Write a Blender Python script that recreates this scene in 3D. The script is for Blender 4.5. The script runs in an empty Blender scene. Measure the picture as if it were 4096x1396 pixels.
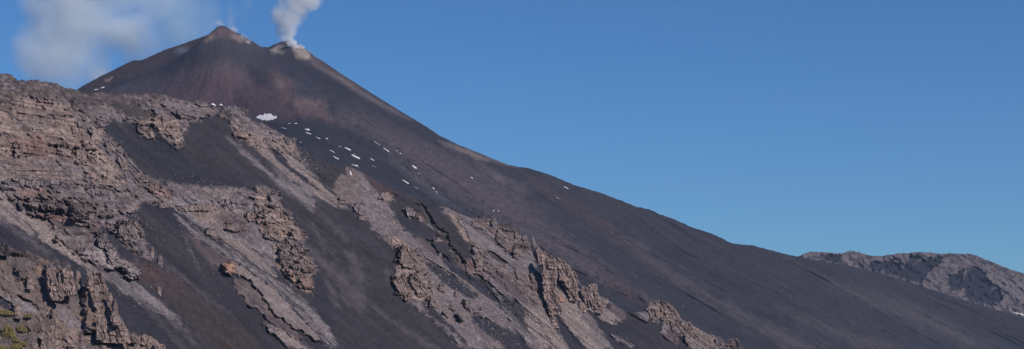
import bpy, math, random
import numpy as np
from mathutils import Vector

# ------------------------------------------------------------------ survey frame
# 7643 px focal length, optical axis level: photo pixel -> direction, used to survey points on the terrain
F = 7643.0; CX = 2048.0; HY = 1300.0
def world(px, py, Y):
    px = np.asarray(px, float); py = np.asarray(py, float); Y = np.asarray(Y, float)
    return np.stack([(px-CX)/F*Y, Y+0*px, (HY-py)/F*Y], -1)

sc = bpy.context.scene
COL = sc.collection
rng = np.random.default_rng(7)
random.seed(7)

# ------------------------------------------------------------------ noise
def _h(ix, iy, seed):
    h = (ix.astype(np.int64)*374761393 + iy.astype(np.int64)*668265263 + seed*1442695041) & 0xffffffff
    h = ((h ^ (h >> 13))*1274126177) & 0xffffffff
    h = ((h ^ (h >> 16))*2246822519) & 0xffffffff
    return (h ^ (h >> 15)) & 0xffffffff
def hash01(ix, iy, seed): return _h(ix, iy, seed)/4294967295.0
def noise(x, y, seed=0):
    x = np.asarray(x, float); y = np.asarray(y, float)
    x0 = np.floor(x); y0 = np.floor(y); fx = x-x0; fy = y-y0
    ix = x0.astype(np.int64); iy = y0.astype(np.int64)
    u = fx*fx*fx*(fx*(fx*6-15)+10); v = fy*fy*fy*(fy*(fy*6-15)+10)
    def g(dx, dy):
        a = hash01(ix+dx, iy+dy, seed)*2*math.pi
        return np.cos(a)*(fx-dx)+np.sin(a)*(fy-dy)
    a = g(0,0); b = g(1,0); c = g(0,1); d = g(1,1)
    return 1.5*((a*(1-u)+b*u)*(1-v)+(c*(1-u)+d*u)*v)
def fbm(x, y, o=4, seed=0, gain=.5):
    s = 0; a = 1; n = 0
    for k in range(o):
        s = s+a*noise(x*2**k+17.3*k, y*2**k-9.1*k, seed+k*13); n += a; a *= gain
    return s/n*1.3
def ridged(x, y, o=4, seed=0):
    s = 0; a = 1; n = 0
    for k in range(o):
        s = s+a*(1-2*np.abs(noise(x*2**k, y*2**k, seed+k*7))); n += a; a *= .5
    return s/n
def worley(x, y, seed=0, jit=.9):
    x0 = np.floor(x).astype(np.int64); y0 = np.floor(y).astype(np.int64)
    f1 = np.full(x.shape, 9.); f2 = np.full(x.shape, 9.); cid = np.zeros(x.shape)
    for dx in (-1,0,1):
        for dy in (-1,0,1):
            ix = x0+dx; iy = y0+dy
            qx = ix+.5+jit*(hash01(ix,iy,seed)-.5); qy = iy+.5+jit*(hash01(ix,iy,seed+5)-.5)
            d = np.hypot(x-qx, y-qy)
            m = d < f1
            f2 = np.where(m, f1, np.minimum(f2, d)); cid = np.where(m, hash01(ix,iy,seed+9), cid); f1 = np.where(m, d, f1)
    return f1, f2, cid
def sstep(a, b, x):
    t = np.clip((x-a)/(b-a), 0, 1); return t*t*(3-2*t)

def sdf(poly, X, Y):
    """signed distance to a polygon, positive inside"""
    p = np.asarray(poly, float); q = np.roll(p, -1, 0)
    d2 = np.full(X.shape, 1e12); ins = np.zeros(X.shape, bool)
    for (ax, ay), (bx, by) in zip(p, q):
        ex = bx-ax; ey = by-ay
        t = np.clip(((X-ax)*ex+(Y-ay)*ey)/(ex*ex+ey*ey+1e-9), 0, 1)
        d2 = np.minimum(d2, (X-ax-t*ex)**2+(Y-ay-t*ey)**2)
        c = ((ay > Y) != (by > Y))
        if abs(by-ay) > 1e-9:
            ins ^= c & (X < (bx-ax)*(Y-ay)/(by-ay)+ax)
    return np.sqrt(d2)*np.where(ins, 1, -1)
def mask(poly, X, Y, soft=6., warp=None, pad=60):
    p = np.asarray(poly, float)
    out = np.zeros(X.shape)
    m = (X > p[:,0].min()-pad) & (X < p[:,0].max()+pad) & (Y > p[:,1].min()-pad) & (Y < p[:,1].max()+pad)
    if not m.any(): return out
    s = sdf(p, X[m], Y[m])
    if warp is not None: s = s+warp[m]
    out[m] = sstep(-soft, soft, s)
    return out
def box(x0, y0, x1, y1): return [(x0,y0),(x1,y0),(x1,y1),(x0,y1)]

# ------------------------------------------------------------------ albedos (linear, real-world)
def C(r, g, b): return np.array([r, g, b])
ASH   = C(.029,.0288,.036); ASHB = C(.037,.034,.039); ASHR = C(.064,.044,.043)
TALUS = C(.162,.139,.140); TALP = C(.202,.163,.147); GREY = C(.133,.111,.111)
TAN   = C(.196,.146,.124); BRN = C(.134,.104,.094); RED = C(.165,.10,.085); OCH = C(.27,.19,.14)
DRK   = C(.055,.048,.046); PALE = C(.235,.198,.190); ORG = C(.28,.165,.115); PURP = C(.090,.068,.071)
OLIVE = C(.110,.088,.083)
CLS = dict(ash=ASH, ashb=ASHB, ashr=ASHR, talus=TALUS, talp=TALP, grey=GREY, tan=TAN, brn=BRN, red=RED, och=OCH,
           drk=DRK, pale=PALE, org=ORG, purp=PURP, olive=OLIVE, tongue=C(.172,.140,.130), ashbr=C(.046,.037,.036), dust=C(.064,.056,.062), crust=C(.38,.34,.28), maroon=C(.084,.052,.056), dbr=C(.092,.075,.072))

# ------------------------------------------------------------------ scene plumbing
def tag(o, label=None, cat=None, group=None, kind=None):
    if label: o['label'] = label
    if cat: o['category'] = cat
    if group: o['group'] = group
    if kind: o['kind'] = kind
    return o
def link(name, me, mat=None, parent=None):
    o = bpy.data.objects.new(name, me); COL.objects.link(o)
    if mat: me.materials.append(mat)
    if parent: o.parent = parent
    return o
def mesh_np(name, V, Q, col=None, grit=None, smooth=False):
    me = bpy.data.meshes.new(name)
    V = np.asarray(V, np.float32).reshape(-1, 3); Q = np.asarray(Q, np.int32)
    k = Q.shape[1]
    me.vertices.add(len(V)); me.vertices.foreach_set('co', V.ravel())
    me.loops.add(Q.size); me.loops.foreach_set('vertex_index', Q.ravel())
    me.polygons.add(len(Q)); me.polygons.foreach_set('loop_start', np.arange(0, Q.size, k, dtype=np.int32))
    me.update(calc_edges=True)
    if smooth: me.polygons.foreach_set('use_smooth', np.ones(len(Q), bool))
    else: me.shade_flat()
    if col is not None:
        a = me.attributes.new('alb', 'FLOAT_COLOR', 'POINT')
        c4 = np.ones((len(V), 4), np.float32); c4[:, :3] = np.asarray(col).reshape(-1, 3)
        a.data.foreach_set('color', c4.ravel())
    if grit is not None:
        a = me.attributes.new('grit', 'FLOAT', 'POINT')
        a.data.foreach_set('value', np.asarray(grit, np.float32).ravel())
    return me
def grid_quads(nr, nc, keep=None):
    i = np.arange(nr*nc).reshape(nr, nc)
    q = np.stack([i[:-1,:-1], i[1:,:-1], i[1:,1:], i[:-1,1:]], -1)   # rows run top to bottom: front faces the viewer side
    q = q.reshape(-1, 4)
    if keep is not None: q = q[keep.reshape(-1)]
    return q
def origin_to(me, p):
    p = np.asarray(p, np.float32); n = len(me.vertices); co = np.empty(n*3, np.float32)
    me.vertices.foreach_get('co', co); co = co.reshape(-1,3)-p; me.vertices.foreach_set('co', co.ravel()); me.update()

# ------------------------------------------------------------------ materials
def ground_mat(name, scale=1.0, bump=.35, fine=1.0, rough=.97):
    m = bpy.data.materials.new(name); m.use_nodes = True; nt = m.node_tree; N = nt.nodes; L = nt.links
    b = N['Principled BSDF']; b.inputs['Roughness'].default_value = rough
    b.inputs['Specular IOR Level'].default_value = .12
    at = N.new('ShaderNodeAttribute'); at.attribute_name = 'alb'
    gr = N.new('ShaderNodeAttribute'); gr.attribute_name = 'grit'
    ge = N.new('ShaderNodeNewGeometry')
    vo = N.new('ShaderNodeTexVoronoi'); vo.inputs['Scale'].default_value = .75*scale; vo.feature = 'F1'
    L.new(ge.outputs['Position'], vo.inputs['Vector'])
    sep = N.new('ShaderNodeSeparateColor'); L.new(vo.outputs['Color'], sep.inputs[0])
    # stones: random per-cell brightness, a few clearly paler ones
    pw = N.new('ShaderNodeMath'); pw.operation = 'POWER'; L.new(sep.outputs[0], pw.inputs[0]); pw.inputs[1].default_value = 5.0
    sb = N.new('ShaderNodeMath'); sb.operation = 'MULTIPLY_ADD'; L.new(pw.outputs[0], sb.inputs[0]); sb.inputs[1].default_value = 1.7*fine; sb.inputs[2].default_value = -.22*fine
    no = N.new('ShaderNodeTexNoise'); no.inputs['Scale'].default_value = .33*scale; no.inputs['Detail'].default_value = 7; no.inputs['Roughness'].default_value = .68
    L.new(ge.outputs['Position'], no.inputs['Vector'])
    n2 = N.new('ShaderNodeMath'); n2.operation = 'MULTIPLY_ADD'; L.new(no.outputs[0], n2.inputs[0]); n2.inputs[1].default_value = 1.5; n2.inputs[2].default_value = -.75
    ad = N.new('ShaderNodeMath'); ad.operation = 'ADD'; L.new(sb.outputs[0], ad.inputs[0]); L.new(n2.outputs[0], ad.inputs[1])
    ml = N.new('ShaderNodeMath'); ml.operation = 'MULTIPLY_ADD'; L.new(ad.outputs[0], ml.inputs[0]); L.new(gr.outputs['Fac'], ml.inputs[1]); ml.inputs[2].default_value = 1.0
    mx = N.new('ShaderNodeMath'); mx.operation = 'MAXIMUM'; L.new(ml.outputs[0], mx.inputs[0]); mx.inputs[1].default_value = .3
    vm = N.new('ShaderNodeVectorMath'); vm.operation = 'SCALE'; L.new(at.outputs['Color'], vm.inputs[0]); L.new(mx.outputs[0], vm.inputs['Scale'])
    L.new(vm.outputs[0], b.inputs['Base Color'])
    bp = N.new('ShaderNodeBump'); bp.inputs['Strength'].default_value = bump; bp.inputs['Distance'].default_value = 1.2/scale
    L.new(no.outputs[0], bp.inputs['Height']); L.new(bp.outputs[0], b.inputs['Normal'])
    return m
def plain_mat(name, color, rough=.8, nscale=.5, namp=.25, bump=.3, dist=.3):
    m = bpy.data.materials.new(name); m.use_nodes = True; nt = m.node_tree; N = nt.nodes; L = nt.links
    b = N['Principled BSDF']; b.inputs['Roughness'].default_value = rough; b.inputs['Specular IOR Level'].default_value = .2
    ge = N.new('ShaderNodeNewGeometry'); no = N.new('ShaderNodeTexNoise'); no.inputs['Scale'].default_value = nscale; no.inputs['Detail'].default_value = 5
    L.new(ge.outputs['Position'], no.inputs['Vector'])
    r = N.new('ShaderNodeValToRGB'); e = r.color_ramp.elements
    e[0].position = .3; e[1].position = .7
    e[0].color = (*[c*(1-namp) for c in color], 1); e[1].color = (*[min(1, c*(1+namp)) for c in color], 1)
    L.new(no.outputs[0], r.inputs[0]); L.new(r.outputs[0], b.inputs['Base Color'])
    bp = N.new('ShaderNodeBump'); bp.inputs['Strength'].default_value = bump; bp.inputs['Distance'].default_value = dist
    L.new(no.outputs[0], bp.inputs['Height']); L.new(bp.outputs[0], b.inputs['Normal'])
    return m

M_NEAR = ground_mat('weathered_slope', 1.25, .35, .6)
M_ROCK = ground_mat('crag_rock', 1.2, .35, .4)
M_FAR  = ground_mat('volcanic_ash', .45, .45, .6)
M_SNOW = plain_mat('old_snow', (.80,.78,.75), .6, .2, .06, .2, .5)
SUN_E = 4.1; SKY_S = .1; SKY_ALT = 2500; SKY_AIR = 1.0; SKY_DUST = 0.0; SKY_OZ = 2.5; SKY_TINT = (.30,.57,.84); EXPO = 0.0; HAZE = 2.1e-5
# ================================================================== NEAR VALLEY WALL
DIP, HEAD = math.radians(33), math.radians(35)
NN = (math.sin(DIP)*math.cos(HEAD), -math.sin(DIP)*math.sin(HEAD), math.cos(DIP))
def plane_depth(n, c, px, py): 
    return c/(n[0]*(px-CX)/F+n[1]+n[2]*(HY-py)/F)
def near_base(px, py): return plane_depth(NN, -480., px, py)

NEAR_SKY = [(-1100,150),(-500,230),(-200,265),(0,296),(30,295),(50,300),(62,312),(75,320),(100,323),(140,319),(165,324),(200,330),(225,333),(240,345),(290,355),
 (330,368),(360,372),(400,366),(450,371),(520,376),(600,373),(650,377),(700,391),(760,407),(800,421),(870,426),(920,431),(985,462),(1030,480),(1060,494),
 (1100,520),(1150,545),(1175,560),(1185,580),(1230,605),(1280,640),(1330,656),(1370,661),(1400,668),(1450,690),(1520,733),(1600,772),(1680,797),(1750,824),
 (1790,830),(1830,852),(1880,870),(1920,866),(1980,885),(2040,920),(2090,945),(2120,968),(2145,1020),(2190,1046),(2240,1058),(2300,1112),(2325,1138),(2400,1185),
 (2440,1207),(2500,1243),(2550,1248),(2590,1235),(2620,1228),(2660,1228),(2690,1240),(2720,1275),(2760,1295),(2800,1320),(2840,1335),(2880,1352),(2930,1385),
 (2960,1398),(3050,1440),(3300,1560),(3800,1800)]
NEAR_SX = np.array([p[0] for p in NEAR_SKY], float); NEAR_SY = np.array([p[1] for p in NEAR_SKY], float)

# class, polygon, edge softness, ragged edge, rockiness, lift(m of depth), grit
NEAR_ZONES = [
 # dark brown ash aprons
 ('ashb', [(880,440),(985,465),(1100,600),(1250,760),(1500,900),(1560,960),(1700,1396),(1250,1396),(1150,1000),(1000,760),(700,640),(720,500)], 40, 30, 0, 0, .5),
 ('ashb', [(1150,640),(1300,760),(1540,900),(1600,1000),(1560,1180),(1400,1000),(1250,860),(1150,760)], 30, 25, .05, 0, .5),
 ('ashb', [(1330,860),(1480,900),(1560,1010),(1540,1120),(1440,1060),(1340,960)], 40, 25, .06, 0, .4),
 ('ashb', [(1500,1180),(1700,1260),(1900,1396),(1350,1396),(1300,1200)], 40, 30, 0, 0, .4),
 ('ash',  [(560,500),(700,620),(860,700),(960,740),(1100,820),(1250,950),(1300,1100),(1360,1396),(1240,1396),(1230,1160),(1250,1060),(1180,900),(1050,760),(860,740),(700,720),(560,600)], 20, 20, 0, 0, .3),
 # left massif
 ('brn',  [(-1200,150),(0,280),(75,300),(330,350),(600,355),(780,405),(760,470),(735,560),(720,600),(640,590),(560,500),(450,470),(380,480),(400,600),(520,760),(600,790),(520,860),(300,830),(100,790),(-1200,800)], 10, 14, .55, 3, .8),
 ('dbr',  [(-1200,150),(0,280),(75,300),(330,350),(600,355),(780,405),(700,420),(480,430),(330,440),(240,410),(100,375),(-1200,370)], 14, 16, .5, 0, .8),
 ('tan',  [(-1200,390),(90,400),(200,395),(280,435),(330,500),(370,560),(420,600),(480,690),(540,740),(560,780),(430,760),(300,740),(200,760),(100,750),(-1200,740)], 14, 16, .75, 4, .7),
 ('red',  [(60,560),(160,560),(220,640),(330,640),(300,690),(160,650)], 50, 40, .75, 0, .7),
 ('grey', [(-1200,640),(60,640),(230,640),(330,650),(440,690),(520,760),(560,800),(520,860),(400,830),(300,800),(150,800),(-1200,790)], 26, 22, .55, 2, .9),
 ('tan',  [(-1200,660),(120,650),(200,680),(330,700),(200,720),(60,710),(-1200,720)], 16, 12, .6, 0, .8),
 ('tan',  [(370,560),(430,600),(480,690),(470,760),(360,720),(300,640)], 14, 12, .85, 3, .7),
 ('grey', [(330,440),(480,430),(560,500),(450,475),(400,500),(360,520),(300,470)], 16, 12, .3, 0, .8),
 ('talus',[(280,430),(330,450),(420,520),(470,575),(530,640),(610,735),(690,800),(640,815),(540,745),(450,650),(380,580)], 8, 8, .05, -3, .8),
 ('grey', [(620,400),(780,405),(900,440),(735,500),(735,560),(600,560),(560,500),(500,470),(560,420)], 8, 14, .75, 3, .9),
 ('drk',  [(430,400),(520,420),(600,440),(640,500),(560,480),(470,450)], 8, 10, .1, -3, .4),
 ('ash',  [(512,490),(600,500),(700,570),(740,600),(720,640),(600,640),(540,560)], 8, 10, 0, -3, .3),
 ('tan',  [(556,490),(600,500),(650,560),(700,600),(735,555),(705,470),(620,460)], 7, 10, .6, 2, .8),
 ('ash',  [(590,500),(615,490),(640,540),(700,585),(720,620),(640,590)], 7, 6, 0, -2, .3),
 # left talus apron
 ('talp', [(-1200,760),(120,770),(160,830),(240,950),(330,1040),(460,1120),(560,1190),(650,1260),(600,1240),(510,1180),(420,1110),(330,1065),(170,965),(60,900),(-1200,840)], 8, 9, .08, 0, 1.),
 ('talus',[(380,1060),(470,1090),(600,1170),(720,1270),(800,1396),(690,1290),(600,1220),(520,1190)], 18, 14, .0, 0, .7),
 ('red',  [(60,755),(180,765),(200,795),(90,790)], 8, 8, .3, 0, .5),
 ('brn',  [(95,790),(200,780),(360,800),(400,870),(520,960),(560,1060),(440,1080),(330,1030),(230,960),(190,880),(110,850)], 8, 12, .75, 4, .8),
 ('red',  [(150,850),(260,870),(380,895),(400,915),(300,900),(180,880)], 5, 6, .5, 2, .5),
 ('olive',[(230,890),(350,880),(440,940),(400,1000),(300,1000),(240,950)], 12, 12, .65, 0, .9),
 ('pale', [(310,990),(400,975),(470,1000),(480,1050),(430,1075),(350,1030)], 12, 14, .5, 0, .9),
 ('grey', [(380,830),(450,840),(560,890),(590,990),(610,1050),(560,1010),(480,960),(420,900),(370,860)], 8, 10, .5, 2, .9),
 ('ash',  [(390,890),(430,910),(500,980),(560,1050),(640,1090),(560,1070),(480,1030),(430,960)], 10, 8, 0, -4, .3),
 # ash/stone chute centre-left
 ('grey', [(560,690),(640,730),(700,800),(720,830),(640,820),(540,790),(500,770)], 12, 12, .3, 0, .9),
 ('tan',  [(530,690),(590,700),(690,790),(680,800),(600,775),(540,740)], 8, 9, .6, 2, .8),
 ('ashr', [(540,1050),(600,1050),(690,1090),(760,1150),(860,1230),(960,1330),(1050,1420),(930,1420),(840,1330),(740,1250),(650,1180),(560,1110)], 22, 20, .04, 0, .5),
 ('ashr', [(600,1080),(700,1120),(820,1230),(760,1220),(660,1150)], 18, 14, .03, 0, .4),
 ('ashb', [(840,1240),(1000,1396),(800,1396),(700,1280)], 30, 20, .02, 0, .4),
 ('purp', [(740,920),(800,960),(900,1030),(950,1050),(890,1090),(850,1060),(790,1000)], 14, 10, .03, 0, .6),
 ('ashbr', [(640,1120),(760,1180),(880,1260),(1010,1350),(1080,1440),(900,1440),(800,1330),(700,1230)], 26, 26, .02, 0, .5),
 ('dust', [(600,990),(640,1030),(700,1075),(790,1150),(900,1235),(960,1290),(890,1240),(780,1165),(690,1090),(620,1040)], 7, 9, .03, 1, .9),
 ('dust', [(735,930),(752,960),(775,1020),(800,1070),(830,1120),(800,1090),(765,1030),(742,970)], 5, 7, .03, 1, .9),
 ('dust', [(0,870),(60,905),(160,975),(250,1040),(380,1120),(360,1115),(230,1040),(120,970),(0,895)], 8, 9, .03, 0, .9),
 ('dust', [(560,1200),(640,1270),(700,1330),(760,1396),(730,1396),(650,1310),(570,1230)], 9, 9, .03, 0, .7),
 ('dust', [(1290,1100),(1340,1160),(1360,1230),(1345,1235),(1315,1170)], 8, 8, .02, 0, .5),
 ('dust', [(1480,1210),(1560,1270),(1680,1340),(1760,1396),(1720,1396),(1600,1320),(1500,1250)], 12, 12, .02, 0, .5),
 ('dust', [(1050,600),(1120,680),(1220,780),(1320,880),(1400,960),(1380,960),(1290,880),(1180,780),(1090,690)], 14, 12, .02, 0, .6),
 ('dust', [(1240,880),(1300,960),(1360,1040),(1340,1040),(1270,960)], 10, 10, .02, 0, .5),
 # central ledges
 ('grey', [(640,715),(700,735),(830,745),(1000,755),(1080,745),(1110,790),(1090,830),(900,815),(760,800),(690,780)], 8, 10, .45, 2, 1.),
 ('talus',[(690,780),(860,800),(1080,820),(1130,860),(1190,920),(1230,1000),(1240,1100),(1250,1180),(1190,1150),(1130,1100),(1060,1020),(960,970),(860,950),(770,890),(700,840)], 10, 12, .2, 0, 1.),
 ('tan',  [(760,830),(900,825),(1000,850),(1000,940),(900,925),(800,880)], 12, 14, .35, 0, .9),
 ('purp',  [(860,860),(940,850),(1000,880),(1010,960),(950,930),(880,900)], 24, 22, .3, 0, .7),
 ('talp', [(880,940),(960,960),(1060,1030),(1110,1100),(1100,1110),(1000,1050),(920,1000)], 14, 10, .1, 0, .9),
 ('tan',  [(1020,750),(1090,780),(1140,840),(1180,900),(1225,950),(1200,1000),(1100,960),(1040,930),(1020,850)], 8, 10, .6, 4, .8),
 ('brn',  [(1115,960),(1200,960),(1235,1010),(1275,1080),(1250,1110),(1255,1160),(1200,1150),(1130,1090),(1110,1010)], 6, 8, .7, 6, .8),
 ('och',  [(1128,920),(1138,930),(1112,990),(1110,1040),(1150,1090),(1215,1150),(1250,1170),(1225,1172),(1160,1125),(1105,1060),(1098,990),(1120,950)], 5, 5, .2, 1, .5),
 ('talus',[(700,860),(800,930),(900,990),(1000,1060),(1090,1110),(1200,1180),(1300,1290),(1360,1396),(1330,1396),(1240,1300),(1150,1200),(1040,1110),(940,1040),(820,970),(740,910)], 16, 14, .03, 0, .9),
 # tan tongue (a lava sheet standing proud of the ash) and its inner slope
 ('olive',[(935,1110),(1010,1130),(1080,1200),(1150,1290),(1220,1370),(1180,1350),(1110,1310),(1040,1250),(980,1210),(940,1150)], 5, 8, .35, 3, .8),
 ('purp', [(1060,1250),(1120,1280),(1180,1340),(1260,1400),(1150,1400),(1100,1330),(1050,1290)], 8, 8, .05, 3, .5),
 ('talp', [(1068,1300),(1120,1310),(1180,1350),(1230,1396),(1180,1396),(1110,1350)], 8, 8, .2, 1, .8),
 ('tongue', [(890,1055),(930,1045),(975,1070),(1040,1115),(1100,1160),(1150,1215),(1200,1265),(1232,1288),(1222,1297),(1262,1325),(1294,1372),(1240,1350),(1190,1315),(1140,1290),(1090,1240),(1050,1180),(1000,1120),(950,1095),(900,1092)], 3, 7, .25, 6, .7),
 ('org',  [(888,1060),(925,1045),(945,1070),(930,1090),(900,1090)], 5, 5, .5, 6, .5),
 # skyline band right of the notch, with talus streaming off it
 ('grey', [(870,425),(985,462),(1100,520),(1180,565),(1260,630),(1310,655),(1340,700),(1260,690),(1200,640),(1100,600),(1020,580),(980,545),(930,510),(900,470)], 8, 12, .55, 3, 1.),
 ('tan',  [(930,500),(1010,530),(1080,560),(1180,575),(1190,620),(1100,600),(1020,590),(960,560)], 10, 12, .5, 2, .9),
 ('talp', [(1010,585),(1100,595),(1200,640),(1260,700),(1330,770),(1400,840),(1340,830),(1250,775),(1150,705),(1070,640)], 10, 8, .05, 0, .9),
 ('ash',  [(1080,590),(1110,600),(1150,650),(1220,710),(1280,760),(1240,745),(1160,685),(1105,640)], 5, 5, 0, -2, .3),
 ('talus',[(900,540),(960,580),(1040,650),(1120,720),(1180,780),(1160,780),(1080,710),(1000,640),(930,580)], 14, 8, 0, 0, .8),
 ('talus',[(1100,680),(1160,720),(1260,800),(1260,850),(1190,800),(1120,730)], 14, 8, 0, 0, .6),
 ('talus',[(1195,730),(1230,745),(1262,780),(1245,785),(1210,765)], 8, 6, 0, 0, .6),
 ('ashb', [(1180,560),(1290,640),(1390,670),(1400,720),(1340,740),(1400,830),(1330,760),(1250,680),(1200,620)], 10, 12, .05, 0, .8),
 # centre: soft lilac fans
 ('dust', [(1200,960),(1260,1000),(1340,1060),(1400,1120),(1430,1180),(1370,1180),(1320,1110),(1240,1040)], 26, 20, 0, 0, .35),
 ('dust',[(1375,1005),(1410,1010),(1440,1060),(1460,1130),(1475,1200),(1440,1250),(1380,1210),(1420,1170),(1410,1100)], 14, 12, .02, 0, .35),
 ('dust', [(1360,1140),(1420,1150),(1470,1190),(1465,1220),(1440,1240),(1380,1215)], 12, 8, 0, 0, .3),
 ('dust',[(1530,1060),(1575,1080),(1565,1140),(1550,1110)], 10, 8, 0, 0, .6),
 # right-centre stone field
 ('grey', [(1340,740),(1400,668),(1440,672),(1490,740),(1600,830),(1560,850),(1640,930),(1720,990),(1830,1080),(1950,1170),(2020,1240),(2100,1396),(1850,1396),(1750,1290),(1650,1220),(1600,1170),(1640,1110),(1680,1000),(1590,1000),(1540,960),(1450,870),(1400,820),(1340,770)], 8, 14, .22, 1, 1.),
 ('brn',  [(1330,740),(1400,668),(1420,680),(1420,760),(1440,800),(1380,800),(1340,770)], 12, 14, .25, 0, 1.),
 ('talus',[(1440,690),(1520,780),(1600,880),(1560,850),(1480,790),(1420,740)], 14, 12, .25, 0, 1.),
 ('talus', [(1690,1060),(1760,1100),(1850,1170),(1960,1250),(1900,1250),(1800,1180),(1720,1120)], 12, 8, .24, 0, 1.),
 ('talus', [(1720,1230),(1800,1270),(1900,1340),(1960,1396),(1870,1396),(1800,1330)], 14, 10, .22, 0, 1.),
 ('ash',  [(1690,1045),(1750,1062),(1850,1130),(1925,1195),(1870,1190),(1770,1130)], 6, 5, 0, -2, .4),
 ('ash',  [(1680,1200),(1735,1228),(1860,1360),(1880,1400),(1800,1320),(1710,1250)], 6, 5, 0, -1, .4),
 ('ash',  [(1880,1250),(1935,1265),(2000,1305),(2080,1345),(2120,1400),(2030,1400),(1955,1340),(1895,1290)], 6, 6, 0, -2, .4),
 ('tan',  [(1540,940),(1580,940),(1640,990),(1700,1080),(1730,1130),(1740,1200),(1640,1200),(1580,1170),(1580,1090),(1600,1010)], 9, 10, .6, 2.5, .8),
 ('purp', [(1640,945),(1690,950),(1740,990),(1790,1030),(1740,1020),(1690,985)], 8, 6, .05, 0, .5),
 ('ashr', [(1440,672),(1490,690),(1530,735),(1600,765),(1690,795),(1740,820),(1660,815),(1570,795),(1500,765)], 12, 10, .02, 0, .5),
 ('ashb', [(1530,770),(1620,780),(1720,810),(1790,830),(1850,900),(1890,980),(1990,1080),(2040,1190),(1960,1140),(1840,1060),(1740,980),(1640,900),(1560,830)], 6, 9, .03, -4, .45),
 ('ash',  [(1590,850),(1650,890),(1740,950),(1700,945),(1630,925),(1580,870)], 10, 8, 0, 0, .4),
 ('drk',  [(1655,812),(1690,815),(1715,850),(1740,900),(1790,930),(1800,980),(1850,1030),(1870,1060),(1820,1050),(1790,980),(1745,940),(1700,890),(1690,845)], 4, 6, .5, -8, .5),
 ('drk',  [(1680,948),(1730,965),(1745,1000),(1790,1030),(1800,1050),(1750,1020),(1730,985)], 3, 5, .4, -10, .5),
 ('brn',  [(1830,1040),(1870,1030),(1900,1040),(1945,1080),(2000,1130),(2060,1220),(2000,1200),(1930,1130),(1870,1100)], 6, 8, .45, 5, .8),
 ('drk',  [(1885,1085),(1930,1110),(1980,1150),(2010,1180),(1960,1165),(1920,1135)], 3, 5, .4, -7, .5),
 ('ash',  [(1762,1030),(1830,1072),(1900,1110),(1960,1150),(2040,1225),(2120,1330),(2040,1262),(1960,1200),(1870,1132),(1790,1072)], 5, 6, .03, -2, .4),
 # stone and rock under the second crest
 ('talus',[(1780,822),(1850,845),(1880,868),(1980,885),(2040,920),(2130,965),(2150,1090),(2165,1200),(2200,1260),(2330,1420),(2150,1420),(2040,1290),(2000,1200),(1950,1120),(1900,1060),(1890,980),(1850,920),(1770,850)], 6, 12, .2, 1.5, 1.),
 ('brn',  [(1880,868),(1960,875),(2060,925),(2120,965),(2120,1000),(2060,1030),(2010,1000),(1980,940),(1900,910)], 8, 12, .6, 3, .9),
 ('tan',  [(1760,820),(1830,845),(1840,880),(1890,960),(1920,1000),(1890,1000),(1840,930),(1800,860)], 8, 10, .2, 0, 1.),
 ('brn',  [(1880,960),(1930,990),(1990,1050),(2060,1100),(2080,1130),(2000,1130),(1930,1060),(1890,1010)], 8, 10, .45, 1, .9),
 ('talus',[(1850,870),(1900,900),(1990,990),(2080,1040),(2150,1090),(2130,1100),(2050,1060),(1960,1010),(1890,940)], 7, 7, .03, 0, .8),
 ('drk',  [(1948,1002),(1975,1010),(2030,1050),(2025,1056),(1985,1040),(1955,1018)], 3, 3, .1, -8, .4),
 ('purp', [(1900,1060),(1990,1090),(2080,1150),(2140,1230),(2080,1210),(1990,1140)], 14, 12, .2, 0, .8),
 ('brn',  [(2050,1090),(2140,1100),(2165,1180),(2180,1230),(2100,1190),(2060,1140)], 8, 10, .45, 2, .8),
 ('ashb', [(2000,1170),(2060,1200),(2150,1290),(2230,1396),(2180,1396),(2070,1290),(2010,1220)], 8, 8, 0, -3, .4),
 ('talp', [(2100,1220),(2170,1240),(2230,1310),(2270,1396),(2160,1396),(2100,1290)], 14, 10, .25, 0, 1.),
 ('ash',  [(2180,1240),(2230,1260),(2330,1396),(2280,1396),(2210,1300)], 6, 7, 0, -3, .3),
 ('talp', [(2225,1150),(2290,1190),(2330,1240),(2370,1290),(2440,1396),(2350,1396),(2280,1320),(2230,1250)], 5, 7, .05, 1, 1.),
 ('talus',[(2290,1190),(2350,1250),(2420,1340),(2450,1396),(2410,1380),(2340,1290)], 6, 6, .1, 0, 1.),
 ('talp', [(2290,1140),(2340,1165),(2400,1210),(2440,1250),(2470,1303),(2400,1280),(2330,1220),(2290,1170)], 4, 6, .1, 2, 1.),
 ('talus',[(2300,1112),(2380,1160),(2460,1213),(2440,1215),(2380,1190),(2330,1150)], 4, 5, .3, 0, 1.),
 ('purp', [(2440,1210),(2500,1243),(2510,1270),(2480,1290),(2440,1250)], 7, 6, .15, 0, .8),
 ('talp', [(2400,1220),(2450,1250),(2490,1290),(2470,1285),(2430,1260)], 5, 5, .05, 0, .8),
 ('talus',[(2445,1336),(2480,1345),(2540,1385),(2520,1390),(2470,1365)], 4, 5, .3, 2, 1.),
 ('drk',  [(2495,1243),(2540,1265),(2590,1292),(2570,1290),(2520,1268)], 3, 3, .1, -7, .4),
 ('talus',[(2540,1250),(2590,1240),(2600,1270),(2590,1285),(2560,1275)], 4, 5, .1, 0, .7),
 ('talus',[(2590,1235),(2620,1226),(2690,1238),(2720,1275),(2760,1293),(2840,1333),(2930,1384),(2990,1420),(2740,1420),(2760,1380),(2710,1340),(2690,1370),(2640,1330),(2655,1280),(2610,1270)], 4, 7, .35, 4, 1.),
 ('purp', [(2660,1310),(2700,1320),(2720,1350),(2710,1380),(2670,1350)], 6, 6, .05, 0, .9),
 ('tan',  [(2700,1290),(2760,1295),(2830,1335),(2900,1380),(2900,1400),(2820,1390),(2760,1340)], 10, 10, .35, 2, .9),
]

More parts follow.
